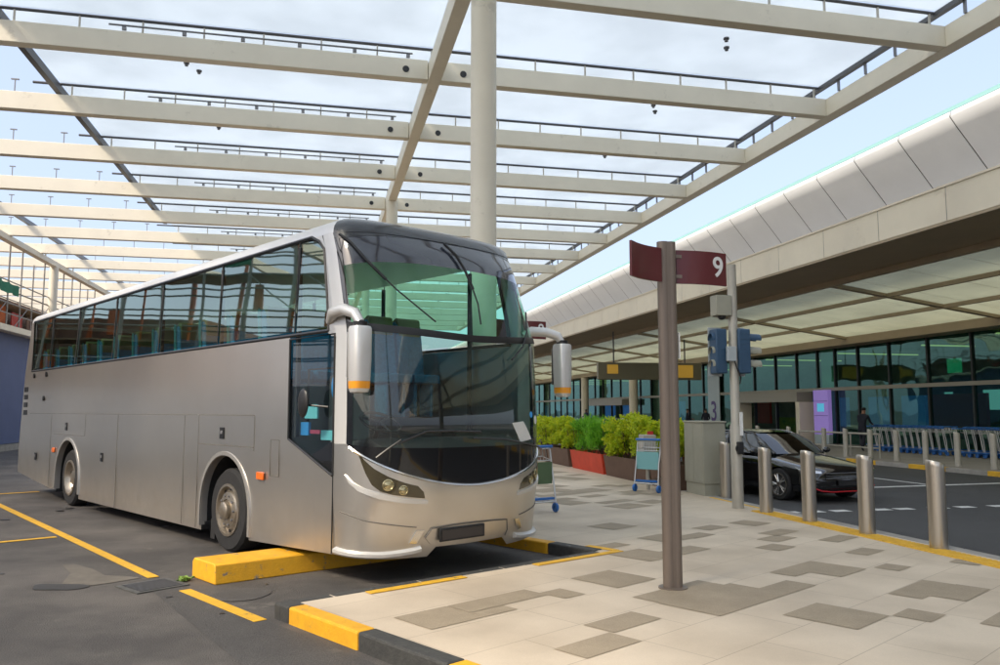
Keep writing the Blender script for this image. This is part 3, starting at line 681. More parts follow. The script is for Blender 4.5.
# wheels
def wheel(name, x, y, z, r, w, sgn, par, hubm, nuts=10, spokes=0, rear=False):
    t = empty(name, (x, y, z)); t.parent = par
    mb = MB(); h = w/2; rr = r*(.60 if spokes == 0 else .70)
    mb.lathe([(rr, -h*.8), (rr+.02, -h), (r*.93, -h), (r, -h*.72), (r, h*.72), (r*.93, h), (rr+.02, h), (rr, h*.8)], 48, 'X')
    mb.build('tyre', M['rubber'], t)
    mb = MB(); o = sgn*h
    if spokes == 0:
        d = -.35 if rear else .10
        prof = [(rr+.02, -.02), (rr+.015, .012), (rr-.015, .015), (rr-.03, -.04), (r*.47, -.035), (r*.43, .004), (r*.27, .018), (r*.26, .004), (r*.215, .004), (r*.205, .06), (r*.17, .072), (.001, .074)] if not rear else [(rr+.02, -.02), (rr+.015, .012), (rr-.015, .015), (rr-.03, -.06), (r*.45, -.11), (r*.28, -.12), (r*.25, -.05), (r*.12, -.03), (.001, -.03)]
        mb.lathe([(a, o+sgn*b) for a, b in prof], 40, 'X')
        mb.build('rim', hubm, t)
        for k in range(nuts):
            a = 2*PI*k/nuts; zz = .008 if not rear else -.11; mb = MB(); c = (o+sgn*zz, r*.355*math.cos(a), r*.355*math.sin(a))
            mb.tube([c, (c[0]+sgn*.018, c[1], c[2])], .015, 6)
            mb.build('wheel_nut', M['greysteel'], t)
        for k in range(10):
            mb = MB(); a = 2*PI*(k+.5)/10; c = (o+sgn*(-.036 if not rear else -.085), r*.50*math.cos(a), r*.50*math.sin(a)); mb.tube([(c[0]-sgn*.02, c[1], c[2]), (c[0]+sgn*.008, c[1], c[2])], .025, 10)
            mb.build('vent_hole', M['black'], t)
    else:
        mb.lathe([(rr+.01, o-sgn*.01), (rr+.01, o+sgn*.006), (rr-.02, o+sgn*.004), (rr-.03, o-sgn*.03), (rr-.02, o-sgn*.10)], 40, 'X')
        for k in range(spokes):
            a = 2*PI*k/spokes
            for da in (-.16, .16):
                p0 = Vector((o-sgn*.02, .05*math.cos(a), .05*math.sin(a))); p1 = Vector((o-sgn*.012, (rr-.015)*math.cos(a+da), (rr-.015)*math.sin(a+da)))
                mb.tube([p0, p1], [.022, .014], 6)
        mb.tube([(o-sgn*.05, 0, 0), (o-sgn*.005, 0, 0)], .055, 16)
        mb.build('rim', hubm, t)
        mb = MB(); mb.tube([(o-sgn*.12, 0, 0), (o-sgn*.06, 0, 0)], rr-.03, 24); mb.build('brake_disc', M['darksteel'], t)
    return t
wheel('wheel', .20, AF, .50, .50, .28, -1, bus, M['hub']); wheel('wheel', BW-.20, AF, .50, .50, .28, 1, bus, M['hub'])
wheel('wheel', .20, AR, .50, .50, .28, -1, bus, M['hub'], rear=True); wheel('wheel', BW-.20, AR, .50, .50, .28, 1, bus, M['hub'], rear=True)
mb = MB(); mb.b2((.10, 3.10, .10), (.12, 3.22, .34)); mb.build('mud_flap', M['rubber'], bus)
# mirrors
def mirror(sg):
    x0 = -.03 if sg < 0 else 2.95; y = -.30 if sg < 0 else -.22
    t = empty('wing_mirror', (0, 0, 0)); t.parent = bus
    mb = MB()
    if sg < 0: path = [(.03, .34, 2.62), (-.05, .16, 2.69), (-.06, -.06, 2.70), (-.04, -.22, 2.65), (-.03, -.30, 2.55)]
    else: path = [(2.56, .08, 2.62), (2.66, .02, 2.67), (2.80, -.10, 2.66), (2.90, -.20, 2.61), (2.93, -.22, 2.54)]
    mb.tube(path, [.05, .06, .058, .055, .045], 12); mb.build('mirror_arm', M['paintw'], t)
    mb = MB(); mb.tube([(x0, y, 2.50), (x0, y, 2.56)], .07, 14); mb.build('mirror_joint', M['black'], t)
    # housing: rounded tapering box
    mb = MB(); N = 20; vs = []
    prof = [(2.52, .6), (2.515, .9), (2.49, 1), (2.2, 1), (2.0, .93), (1.985, .92)]
    def ring(z, k): 
        return [(x0+.10*k*math.copysign(abs(math.cos(a))**.6, math.cos(a)), y+.10*k*math.copysign(abs(math.sin(a))**.6, math.sin(a)), z) for a in [2*PI*i/N for i in range(N)]]
    for z, k in prof: vs += ring(z, k)
    mb.add(vs, [(j*N+i, j*N+(i+1)%N, (j+1)*N+(i+1)%N, (j+1)*N+i) for j in range(len(prof)-1) for i in range(N)]+[tuple(range(N))]); mb.build('mirror_housing', M['paintw'], t, angle=50)
    mb = MB(); mb.add(ring(1.985, .93)+ring(1.915, .90), [(i, (i+1)%N, N+(i+1)%N, N+i) for i in range(N)]); mb.build('mirror_indicator', M['amber'], t)
    mb = MB(); mb.add(ring(1.915, .89)+ring(1.88, .78)+ring(1.87, .5), [(j*N+i, j*N+(i+1)%N, (j+1)*N+(i+1)%N, (j+1)*N+i) for j in range(2) for i in range(N)]+[tuple(2*N+i for i in range(N))]); mb.build('mirror_foot', M['paintw'], t)
    mb = MB(); mb.b2((x0-.08, y+.100, 2.02), (x0+.08, y+.106, 2.46)); mb.build('mirror_glass', M['chrome'], t)
mirror(-1); mirror(1)
# small kerb mirror on the driver window
mb = MB(); mb.sphere((-.14, .56, 1.78), (.03, .10, .15), 14, 10); mb.tube([(-.12, .52, 1.76), (.0, .30, 1.74)], .012, 6); mb.build('side_mirror', M['black'], bus)
# interior
mb = MB(); mb.b2((.08, 1.3, 1.36), (BW-.08, 12.3, 1.42)); mb.b2((.2, .1, .86), (BW-.2, 1.3, .9)); mb.b2((.08, 1.28, .9), (BW-.08, 1.34, 1.42)); mb.build('cabin_floor', M['interiord'], bus, smooth=False)
mb = MB(); mb.b2((.10, .75, 3.535), (BW-.10, 12.2, 3.55)); mb.build('cabin_ceiling', M['white'], bus, smooth=False)
mb = MB(); mb.b2((.5, 12.1, 1.42), (BW-.5, 12.15, 3.45)); mb.build('rear_bulkhead', M['interiord'], bus, smooth=False)
mb = MB(); mb.b2((.09, 1.18, .9), (.95, 1.24, 2.0)); mb.build('driver_partition', M['interior'], bus, smooth=False)
for x in (.06, BW-.06):
    for y in cuts_: MB().b2((x-.02, y-.022, 1.42), (x+.02, y+.022, 3.5)).build('window_pillar', M['interiord'], bus, smooth=False)
mb = MB()
mb.prism([(-.30, 1.0), (-.30, 1.30), (.05, 1.42), (.30, 1.40), (.36, 1.0)], lambda p: (.30, p[0]+.0, p[1]), lambda p: (2.3, p[0], p[1])); mb.build('dashboard', M['interiord'], bus, bevel=.03)
mb = MB(); mb.lathe([(.22+.016*math.cos(a), .016*math.sin(a)) for a in [k*PI/4 for k in range(9)]], 28); sw = mb.build('steering_wheel', M['black'], bus, loc=(.72, .42, 1.58)); sw.rotation_euler = (R(28), 0, 0)
mb = MB()
for k in range(3): a = 2*PI*k/3+.5; mb.tube([(0,0,0), (.22*math.cos(a), .22*math.sin(a), 0)], .014, 6)
mb.tube([(0,0,0), (0,0,-.4)], .03, 8); sp = mb.build('wheel_spokes', M['black'], sw)
mb = MB(); mb.b2((.48, .80, 1.30), (.98, 1.05, 1.36)); mb.b2((.48, .98, 1.36), (.98, 1.10, 2.1)); mb.b2((.58, .98, 2.12), (.88, 1.08, 2.34)); mb.build('driver_seat', M['interior'], bus, bevel=.04)
for (a, b, m, nm) in (((.12, .98, 1.62), (.14, .72, 1.77), 'cyan', 'card'), ((.10, .60, 1.40), (.14, .32, 1.50), 'cyan', 'card'), ((.10, 1.03, 1.44), (.13, .86, 1.58), 'blue', 'card'), ((.11, .42, 1.30), (.14, .24, 1.40), 'paper', 'card'), ((.11, .84, 1.46), (.13, .64, 1.50), 'pink', 'card')):
    mb = MB(); mb.b2(a, b); mb.build(nm, M[m], bus)
mb = MB(); mb.tube([(.16, .98, 1.45), (.16, .98, 2.15), (.16, .40, 2.15), (.16, .40, 1.6)], .014, 6); mb.build('cab_rail', M['black'], bus)
mb = MB(); mb.sphere((.18, .42, 1.95), (.03, .12, .16), 14, 10); mb.build('cab_fan', M['blue'], bus)
def seat_mb(bx, y):
    t = MB(); x0, x1 = bx-.21, bx+.21
    t.prism([(0, 1.86), (.40, 1.86), (.46, 1.95), (.56, 2.68), (.50, 2.72), (.44, 2.66), (.34, 1.98), (0, 1.98)], lambda p: (x0, y+p[0], p[1]), lambda p: (x1, y+p[0], p[1]))
    t.b2((x0+.05, y+.08, 1.42), (x0+.10, y+.34, 1.86)); t.b2((x1-.10, y+.08, 1.42), (x1-.05, y+.34, 1.86))
    return t
proto = seat_mb(0, 0).build('passenger_seat', M['seat'], bus, bevel=.02)
mb = MB(); mb.prism([(.415, 2.50), (.43, 2.745), (.50, 2.765), (.575, 2.72), (.56, 2.50)], lambda p: (-.19, p[0], p[1]), lambda p: (.19, p[0], p[1])); hr = mb.build('headrest', M['headrest'], proto, bevel=.02)
mb = MB(); mb.prism([(.50, 1.9), (.60, 2.68), (.58, 2.74), (.52, 2.70), (.44, 1.95)], lambda p: (-.225, p[0], p[1]), lambda p: (-.205, p[0], p[1])); mb.build('seat_side', M['seatback'], proto)
first = True
for r_ in range(12):
    for bx in (.34, .80, 1.80, 2.26):
        o = proto if first else dup(proto, bus); first = False
        o.location = (bx, 1.55+r_*.86, .20)

# wheel stop block under the nose
ws = MB()
ws.prism([(0, 0), (.02, .19), (.05, .20), (.52, .20), (.56, .16), (.56, 0)], lambda p: (-.84, .94+p[0], p[1]), lambda p: (1.45, .80+p[0]+.0, p[1]))
o = ws.build('wheel_stop', M['yellow'], None, bevel=.012); o.location = (B0[0], B0[1], 0); o.rotation_euler = (0, 0, TH)
tag(o, 'long yellow painted concrete wheel stop under the nose of the coach', 'wheel stop')
# drain grate + weed
g = tag(empty('drain_grate', (*bw(1.32, -1.30), .0), TH+.1), 'square cast drain grate in the asphalt between two yellow lines', 'drain')
mb = MB(); mb.b2((-.26, -.24, .002), (.26, .24, .012)); mb.build('grate_frame', M['drain'], g)
mb = MB()
for k in range(9): mb.b2((-.21, -.19+k*.045, .012), (.21, -.165+k*.045, .018))
mb.build('grate_bars', M['darksteel'], g, smooth=False)
mb = MB()
for k in range(40):
    a = rnd.uniform(0, 2*PI); l = rnd.uniform(.02, .06); h = rnd.uniform(.01, .05); c = (rnd.uniform(-.04, .04), rnd.uniform(-.04, .04))
    mb.add([(c[0], c[1], 0), (c[0]+l*math.cos(a)-.015*math.sin(a), c[1]+l*math.sin(a)+.015*math.cos(a), h), (c[0]+l*1.4*math.cos(a), c[1]+l*1.4*math.sin(a), h*.8), (c[0]+l*math.cos(a)+.015*math.sin(a), c[1]+l*math.sin(a)-.015*math.cos(a), h)], [(0,1,2,3)])
o = mb.build('weed', M['weed'], None, smooth=False); o.location = (*bw(1.35, -.98), .0); tag(o, 'small green weed sprouting beside the drain grate', 'weed')

# ------------------------------------------------------------------ canopy over the bays
can = tag(empty('glass_canopy', (0, 0, 0)), 'cream steel canopy with frosted glass roof and round columns over the coach bay', 'canopy')
ZB, BH = 9.1, .45
beamY = [13.42+3.95*k for k in range(-7, 16)]
ex, lx = 12.35, -26.0
for y in beamY:
    mb = MB()
    mb.b2((lx, y-.13, ZB+.002), (2.25, y+.13, ZB+BH)); mb.b2((2.55, y-.13, ZB+.002), (ex-.002, y+.13, ZB+BH))
    mb.build('beam', M['cream'], can, smooth=False, bevel=.012)
    for x in (1.75, 3.05):
        mb = MB(); mb.tube([(x, y-.145, ZB+.20), (x, y-.12, ZB+.20)], .075, 14); mb.build('beam_hole_disc', M['black'], can)  # black disc whose colour stands for the shade inside a round hole
mb = MB(); mb.b2((2.26, -14.4, ZB-.02), (2.54, 28.5, ZB+BH-.03)); mb.b2((2.26, 28.5, ZB-.02), (2.54, 73, ZB+BH-.03)); mb.build('girder', M['cream'], can, smooth=False, bevel=.012)
mb = MB(); mb.b2((-13.15, -14.4, ZB-.25), (-12.85, 73, ZB)); mb.build('girder', M['cream'], can, smooth=False, bevel=.012)
mb = MB(); mb.b2((ex, -14.4, ZB), (ex+.35, 73, ZB+BH)); mb.build('edge_beam', M['cream'], can, smooth=False, bevel=.012)
for x, y, r in ((2.4, 11.75, .2), (2.4, 27.9, .2), (2.4, 43.7, .2), (-13.0, 27.6, .2), (-13.0, 43.4, .2), (-13.0, 11.75, .2), (2.4, -4.0, .2), (2.4, 59.5, .2), (-13, 59.5, .2)):
    mb = MB(); mb.cyl((x, y), r, .0, ZB-.02 if x > 0 else ZB-.25, 28); mb.cyl((x, y), r+.06, 0, .16, 28); mb.build('column', M['cream'], can)
GZ = ZB+BH+.34
# glass: one panel per bay and side
gx0 = -6.5
for i, (y0, y1) in enumerate(zip(beamY, beamY[1:])):
    for x0, x1 in ((gx0, 2.4), (2.4, 12.25)):
        mb = MB(); mb.b2((x0+.03, y0+.04, GZ), (x1-.03, y1-.04, GZ+.02)); mb.build('glass_panel', M['roofglass'], can, smooth=False)
nbare = 0
for i, y in enumerate(beamY):
    mb = MB(); mb.tube([(gx0-.6, y, GZ-.03), (12.25, y, GZ-.03)], .034, 6)
    mb.cur = 1
    for x in [gx0+.3+k*1.22 for k in range(16)]: mb.b2((x-.016, y-.02, ZB+BH-.01), (x+.016, y+.02, GZ-.04))
    mb.build('glass_rail', [M['darksteel'], M['galv']], can)
    mb = MB(); z = ZB+BH+.13; yy = y-.10
    for a, b in ((-4.4, 1.9),):
        mb.tube([(a, yy, z), (b, yy, z)], .022, 5)
        for k in range(6): mb.b2((a+.3+k*1.18-.04, yy-.03, z-.10), (a+.3+k*1.18+.04, yy+.03, z-.03))
    mb.build('sprinkler_pipe', M['greysteel'], can, smooth=False)
    for x in [gx0-1.0-k*1.35 for k in range(9)]:
        if y < 12: continue
        mb = MB(); mb.b2((x-.012, y-.012, ZB+BH-.01), (x+.012, y+.012, ZB+BH+.34)); mb.b2((x-.09, y-.02, ZB+BH+.33), (x+.09, y+.02, ZB+BH+.36)); nbare += 1
        if nbare <= 98: mb.build('bare_post', M['greysteel'], can, smooth=False)
mb = MB(); mb.b2((gx0-.12, -14.4, GZ-.22), (gx0+.02, 36, GZ-.02)); mb.build('frame_member', M['darksteel'], can, smooth=False)
mb = MB(); mb.b2((12.22, -14.4, GZ-.10), (12.34, 73, GZ-.0)); mb.build('frame_member', M['darksteel'], can, smooth=False)
mb = MB(); mb.b2((-12.4, -14.4, GZ-.20), (-12.28, 73, GZ-.02)); mb.build('frame_member', M['greysteel'], can, smooth=False)
mb = MB(); y = -14.
while y < 72: mb.b2((12.30, y-.025, ZB+BH-.01), (12.35, y+.025, GZ-.08)); y += .99
mb.build('edge_posts', M['greysteel'], can, smooth=False)
for i, (y0, y1) in enumerate(zip(beamY, beamY[1:])):
    if i < 3: continue
    for x in (-3.2, 8.6):
        for dx in (0, .45):
            mb = MB(); c = (x+dx*.5, (y0+y1)/2+dx*.9); mb.cyl(c, .04, GZ-.09, GZ-.005, 10); mb.cyl(c, .065, GZ-.04, GZ-.006, 10); mb.build('downlight', M['darksteel'], can)

# ------------------------------------------------------------------ sign posts
def signpost(x, y, ch, label, rz=0):
    t = tag(empty('sign_post', (x, y, 0), rz), label, 'signpost', 'bay number signposts')
    mb = MB(); mb.tube([(-.035, 0, PZ-.01), (-.035, 0, 3.27)], .055, 20); mb.tube([(.035, .0, PZ-.01), (.035, .0, 3.27)], .055, 20); mb.b2((-.03, -.052, PZ-.01), (.03, .052, 3.265)); mb.build('pole', M['brownpole'], t)
    mb = MB(); mb.tube([(0, 0, PZ), (0, 0, PZ+.012)], .13, 24); mb.build('base_plate', M['brownpole'], t)
    mb = MB(); mb.b2((.092, -.04, 2.18), (.102, -.01, 2.42)); mb.build('label_strip', M['white'], t)
    for (dx, dy, nm, bow) in ((.60, .062, ch, .035), (-.455, -.307, None, -.035)):
        L = math.hypot(dx, dy); d = Vector((dx/L, dy/L, 0)); nr = Vector((d.y, -d.x, 0))
        if nr.y > 0: nr = -nr
        mb = MB(); vs = []; K = 12
        st = .10
        for k in range(K+1):
            f = k/K; a = st+(L+.04-st)*f; b = bow*math.sin(PI*f)
            for off in (.012, -.012):
                for z in (2.885, 3.20): p = d*a+nr*(b+off); vs.append((p.x, p.y, z))
        fs = []
        for k in range(K):
            o = k*4; fs += [(o, o+4, o+5, o+1), (o+2, o+3, o+7, o+6), (o+1, o+5, o+7, o+3), (o, o+2, o+6, o+4)]
        fs += [(0, 1, 3, 2), (K*4, K*4+2, K*4+3, K*4+1)]
        mb.add(vs, fs); pn = mb.build('sign_panel', M['maroon'], t)
        if nm:
            f = .80; a = st+(L+.04-st)*f; p = d*a+nr*(bow*math.sin(PI*f)+.0165)
            slope = bow*PI*math.cos(PI*f)/(L+.04-st)
            digit(nm, .27, pn, M['white'], (p.x, p.y, 3.05), (R(90), 0, math.atan2(d.y, d.x)-math.atan(slope)))
        for z in (2.95, 3.14): MB().b2((min(0, dx*.25), -.02+dy*.1, z-.015), (max(0, dx*.25), .02+dy*.1, z+.015)).build('bracket', M['brownpole'], t)
    return t
signpost(3.14, 6.84, '9', 'brown pole with two maroon wings, one numbered 9, standing nearest on the paving')
s2_ = signpost(3.52, 14.4, '8', 'maroon bay number sign half hidden behind the far mirror of the coach'); s2_.scale = (1, 1, 1.055)

# ------------------------------------------------------------------ signal pole
t = tag(empty('traffic_signal', (6.74, 12.12, 0)), 'tall grey pole carrying traffic signal heads, a camera box and a push button', 'traffic light')
mb = MB(); mb.tube([(0, 0, PZ), (0, 0, 1.45), (0, 0, 1.5), (0, 0, 4.15)], [.095, .095, .075, .075], 20); mb.build('pole', M['galv'], t)
mb = MB(); mb.b2((-.34, -.09, 3.28), (-.06, .13, 3.62)); c = mb.build('camera_box', M['cabinet'], t, bevel=.01)
mb = MB(); mb.sphere((-.20, 0, 3.27), (.07, .07, .06), 14, 8); mb.build('camera_dome', M['black'], c)
for x0, x1, yy in ((-.34, -.14, .05), (.03, .25, -.02)):
    h = MB().b2((x0, yy-.10, 2.32), (x1, yy+.14, 3.06)).build('signal_head', M['sigblue'], t, bevel=.02)
    mb = MB(); mb.b2((x0-.02, yy+.14, 2.28), (x1+.02, yy+.155, 3.10)); mb.build('backing_board', M['sigedge'], h)
    mb = MB()
    for k in range(8): mb.b2((x0+.02, yy-.106, 2.38+k*.085), (x1-.02, yy-.10, 2.41+k*.085))
    mb.build('head_ribs', M['sigblue'], h)
    for k in range(3):
        z = 2.47+k*.22; mb = MB(); vs = []
        dxn = 1 if x0 > 0 else -1; bx = x1 if x0 > 0 else x0
        N = 12; rr = .085
        P0 = [(bx, yy+.02+rr*math.cos(a), z+rr*math.sin(a)) for a in [R(-20+220*i/N) for i in range(N+1)]]
        P1 = [(bx+dxn*(.22 if x0 > 0 else .05), p[1], p[2]-.01) for p in P0]
        mb.add(P0+P1, [(i, i+1, N+1+i+1, N+1+i) for i in range(N)]); mb.build('visor', M['sigblue'] if k == 2 else M['cabinet'], h)
mb = MB(); mb.b2((-.19, -.15, 2.52), (-.03, -.09, 2.76)); mb.build('junction_box', M['sigedge'], t, bevel=.006)
mb = MB(); mb.tube([(-.06, -.12, 2.55), (-.02, -.13, 2.40), (.05, -.12, 2.25), (.06, -.07, 2.15)], .012, 6); mb.build('cable', M['black'], t)
mb = MB(); mb.tube([(.0, -.12, 1.09), (.0, -.09, 1.09)], .075, 16); mb.b2((-.05, -.16, 1.0), (.05, -.09, 1.2)); mb.build('push_button', M['black'], t, bevel=.01)
mb = MB(); mb.b2((.02, -.105, 1.30), (.075, -.085, 1.68)); mb.build('label_strip', M['white'], t)

# cabinet
t = tag(empty('utility_cabinet', (7.05, 13.9, PZ)), 'grey green metal utility cabinet between the planters and the bollards', 'cabinet')
mb = MB(); mb.b2((.02, .02, 0), (.44, .78, .22)); mb.build('plinth', M['cabinet'], t)
mb = MB(); mb.b2((0, 0, .22), (.46, .80, 1.36)); mb.build('casing', M['cabinet'], t, bevel=.008)
mb = MB(); mb.b2((-.006, .03, .26), (0, .40, 1.33)); mb.build('door', M['cabinet'], t); mb = MB(); mb.b2((-.006, .41, .26), (0, .77, 1.33)); mb.build('door', M['cabinet'], t)
mb = MB(); mb.b2((-.02, -.02, 1.36), (.48, .82, 1.39)); mb.build('lid', M['cabinet'], t, bevel=.006)

# bollards
def bollard(mm, r, h, name='bollard'):
    mb = MB(); N = 28; vs = []
    for z, k in ((0, 1), (h-.06, 1), (h-.012, 1), (h, .93)):
        for i in range(N):
            a = 2*PI*i/N; x, y = r*k*math.cos(a), r*k*math.sin(a)
            vs.append((x, y, z-(.05*(.5+x/r/2) if z > h-.1 else 0)))
    mb.add(vs, [(j*N+i, j*N+(i+1)%N, (j+1)*N+(i+1)%N, (j+1)*N+i) for j in range(3) for i in range(N)]+[tuple(3*N+i for i in range(N))])
    return mb.build(name, mm)
nb = bollard(M['steel'], .10, 1.02)
nl = ['nearest brushed steel bollard, rightmost in the row by the road', 'brushed steel bollard second from the right beside the road', 'brushed steel bollard in front of the nose of the black car', 'brushed steel bollard in front of the front wheel of the black car', 'brushed steel bollard standing beside the utility cabinet']
for i, (x, y) in enumerate([(7.0, 8.05), (6.93, 9.19), (6.90, 10.39), (6.85, 11.45), (7.34, 13.62)]):
    o = nb if i == 0 else nb.copy()
    if i: col.objects.link(o)
    o.location = (x, y, PZ); o.rotation_euler = (0, 0, R(rnd.uniform(-15, 15))); tag(o, nl[i], 'bollard', 'steel bollards along the near kerb')
fb = bollard(M['galv'], .085, .98)
fy = [18.52, 19.79, 21.04, 22.3, 23.54, 24.82, 26.05, 28.29, 30.56, 32.47]
fl = ['cream bollard across the road, rightmost against the trolley row', 'second cream bollard from the right across the road', 'third cream bollard from the right across the road, beside the walking person', 'fourth cream bollard from the right across the road, left of the walking person', 'cream bollard across the road at the left end of the trolley row',
      'cream bollard across the road holding the middle of the railing', 'cream bollard across the road in front of the purple screen', 'cream bollard top just above the roof of the black car, rightmost of three', 'cream bollard top above the roof of the black car, middle of three', 'cream bollard top above the roof of the black car, leftmost of three']
for i, y in enumerate(fy):
    o = fb if i == 0 else fb.copy()
    if i: col.objects.link(o)
    o.location = (18.0, y, PZ); tag(o, fl[i], 'bollard', 'bollards along the far kerb')
mb = MB(); mb.tube([(18.4, 23.6, .92), (18.4, 28.2, .92)], .035, 8); mb.tube([(18.4, 23.6, .45), (18.4, 28.2, .45)], .025, 8)
for y in (23.6, 25.1, 26.6, 28.2): mb.tube([(18.4, y, PZ), (18.4, y, .92)], .03, 8)
tag(mb.build('railing', M['galv']), 'low metal railing behind the far bollards near the purple screen', 'railing')

# ------------------------------------------------------------------ planters and shrubs
def leaves(n, cx, cy, lx_, ly_, z0, z1, size, seed, fine=False):
    r = random.Random(seed); mb = MB()
    blobs = []
    nb_ = max(8, int(lx_*ly_*26))
    for k in range(nb_):
        blobs.append((cx+r.uniform(-.5, .5)*lx_, cy+r.uniform(-.5, .5)*ly_, r.uniform(z0+.1, z1-.18)+r.uniform(0, .1), r.uniform(.13, .25)))
    for k in range(n):
        b = r.choice(blobs); th = r.uniform(0, 2*PI); ph = math.acos(r.uniform(-.6, 1)); rad = b[3]*r.uniform(.55, 1.1)
        c = Vector((b[0]+rad*math.sin(ph)*math.cos(th), b[1]+rad*math.sin(ph)*math.sin(th), max(z0, b[2]+rad*math.cos(ph))))
        s = size*r.uniform(.6, 1.3)
        d = Vector((r.uniform(-1, 1), r.uniform(-1, 1), r.uniform(-.2, 1.2 if not fine else 2.5))).normalized(); a = d.orthogonal().normalized(); a.rotate(Matrix.Rotation(r.uniform(0, 6.28), 3, d))
        w = s*(.42 if not fine else .14); l = s*(1 if not fine else 1.9)
        mb.add([c, c+d*l*.5+a*w, c+d*l, c+d*l*.5-a*w], [(0, 1, 2, 3)])
    return mb
pl = [(14.95, 16.2, 'boxbrown', 'leafy', 'dark brown'), (16.4, 19.0, 'boxbrown', 'leafy', 'long brown'), (19.15, 21.7, 'boxred', 'leafg', 'bright red'), (21.95, 24.1, 'boxbrown', 'leafy', 'dark brown'), (24.3, 26.9, 'boxbrown', 'leafy', 'dark brown'), (27.1, 29.6, 'boxbrown', 'leafy', 'dark brown')]
pn = ['dark brown planter box next to the utility cabinet', 'brown planter box behind the luggage trolley with the pale green panel', 'bright red planter box in the middle of the row', 'dark brown planter box left of the red planter', 'dark brown planter box just right of the coach, beyond the near trolley', 'farthest planter box at the end of the row']
sn = ['yellow green shrub beside the utility cabinet', 'yellow green shrub behind the grey post bin', 'bright green feathery shrub in the red planter', 'yellow green shrub left of the bright green one', 'yellow green shrub nearest the mirror of the coach', 'yellow green shrub at the far end of the planters']
for i, (y0, y1, bm_, lf, _) in enumerate(pl):
    t = tag(empty('planter', (7.30, (y0+y1)/2, PZ)), pn[i], 'planter', 'planter boxes beside the road')
    L = (y1-y0)/2
    mb = MB(); a = .30; b = .37
    vs = [(-a, -L+.03, 0), (a, -L+.03, 0), (a, L-.03, 0), (-a, L-.03, 0), (-b, -L, .50), (b, -L, .50), (b, L, .50), (-b, L, .50), (-b+.04, -L+.04, .50), (b-.04, -L+.04, .50), (b-.04, L-.04, .50), (-b+.04, L-.04, .50), (-b+.04, -L+.04, .40), (b-.04, -L+.04, .40), (b-.04, L-.04, .40), (-b+.04, L-.04, .40)]
    mb.add(vs, [(0,1,5,4),(1,2,6,5),(2,3,7,6),(3,0,4,7),(4,5,9,8),(5,6,10,9),(6,7,11,10),(7,4,8,11),(8,9,13,12),(9,10,14,13),(10,11,15,14),(11,8,12,15)])
    mb.build('box', M[bm_], t, smooth=False)
    mb = MB(); mb.add(vs[12:], [(0,1,2,3)]); mb.build('soil', M['soil'], t, smooth=False)
    ns = 2 if i < 4 else 1
    for k in range(ns):
        seg = 2*L/ns; cy = -L+seg*(k+.5)
        s_ = tag(empty('shrub', (7.30, (y0+y1)/2+cy, PZ+.40)), sn[i]+(('' if ns == 1 else (', nearer one of the pair' if k == 0 else ', farther one of the pair'))), 'shrub', 'shrubs in the planter boxes')
        fine = lf == 'leafg'
        leaves(4200 if fine else 3400, 0, 0, .66, seg*.74, .06, .90+.12*((i*2+k) % 3)/2, .075 if fine else .078, 11*i+k, fine).build('foliage', M[lf], s_, smooth=False)
        mb = MB(); r = random.Random(i*7+k)
        for _ in range(12):
            x, y = r.uniform(-.2, .2), r.uniform(-.4, .4)*seg; mb.tube([(x*.5, y*.6, 0), (x, y, .35), (x*1.3, y*1.1, .7)], [.014, .01, .005], 5)
        mb.build('stems', M['twig'], s_)
# post bin behind the trolley
t = tag(empty('post_bin', (6.55, 15.35, PZ)), 'slim grey post bin with a red tag, between the trolley and the shrubs', 'bin')
mb = MB(); mb.b2((-.14, -.12, .46), (.14, .12, 1.10)); mb.build('bin_body', M['galv'], t, bevel=.01)
mb = MB(); mb.tube([(0, 0, 0), (0, 0, .46)], .04, 10); mb.build('bin_post', M['galv'], t)
mb = MB(); mb.b2((.0, -.03, 1.10), (.12, .0, 1.17)); mb.build('red_tag', M['red'], t)

# ------------------------------------------------------------------ luggage trolleys (front faces -Y locally)
def trolley(detail=True):
    t = empty('luggage_trolley')
    mb = MB()
    for x in (-.27, .27):
        mb.tube([(x, .42, .12), (x*.95, .36, .55), (x, .26, 1.0)], .014, 6)
        mb.tube([(x, .42, .16), (x*.8, -.30, .20), (x*.35, -.50, .22)], .014, 6)
    mb.tube([(-.10, -.50, .22), (.10, -.50, .22)], .014, 6); mb.tube([(-.27, .42, .17), (.27, .42, .17)], .014, 6)
    for k in range(5): x = -.20+k*.10; mb.tube([(x, .41, .18), (x*.8, -.30, .205)], .008, 5)
    for k in range(9): x = -.24+k*.06; mb.tube([(x, .265, .98), (x, .30, .80)], .005, 4)
    mb.tube([(-.27, .30, .80), (.27, .30, .80)], .01, 6); mb.tube([(-.27, .05, .85), (.27, .05, .85)], .01, 6)
    for x in (-.27, .27): mb.tube([(x, .30, .80), (x, .05, .85), (x, .06, .97), (x, .26, .99)], .008, 5)
    mb.build('frame', M['trols'], t)
    mb = MB(); mb.tube([(-.29, .20, 1.0), (-.29, .28, 1.02), (-.27, .32, 1.02), (.27, .32, 1.02), (.29, .28, 1.02), (.29, .20, 1.0)], .022, 8); mb.build('handle', M['trolb'], t)
    for x, y in ((-.27, .40), (.27, .40), (0, -.46)):
        w = MB(); w.lathe([(.02, -.02), (.065, -.022), (.075, -.012), (.075, .012), (.065, .022), (.02, .02)], 20, 'X', (x, y, .075)); w.build('castor', M['trolb'], t)
    MB().b2((-.24, .36, .20), (.24, .42, .235)).build('bumper', M['trolb'], t); MB().b2((-.12, -.48, .215), (.12, -.42, .25)).build('bumper', M['trolb'], t)
    return t
t1 = trolley(); t1.location = (3.28, 12.55, PZ); t1.rotation_euler = (0, 0, R(-160)); tag(t1, 'empty steel luggage trolley with blue handle right beside the corner of the coach', 'trolley')
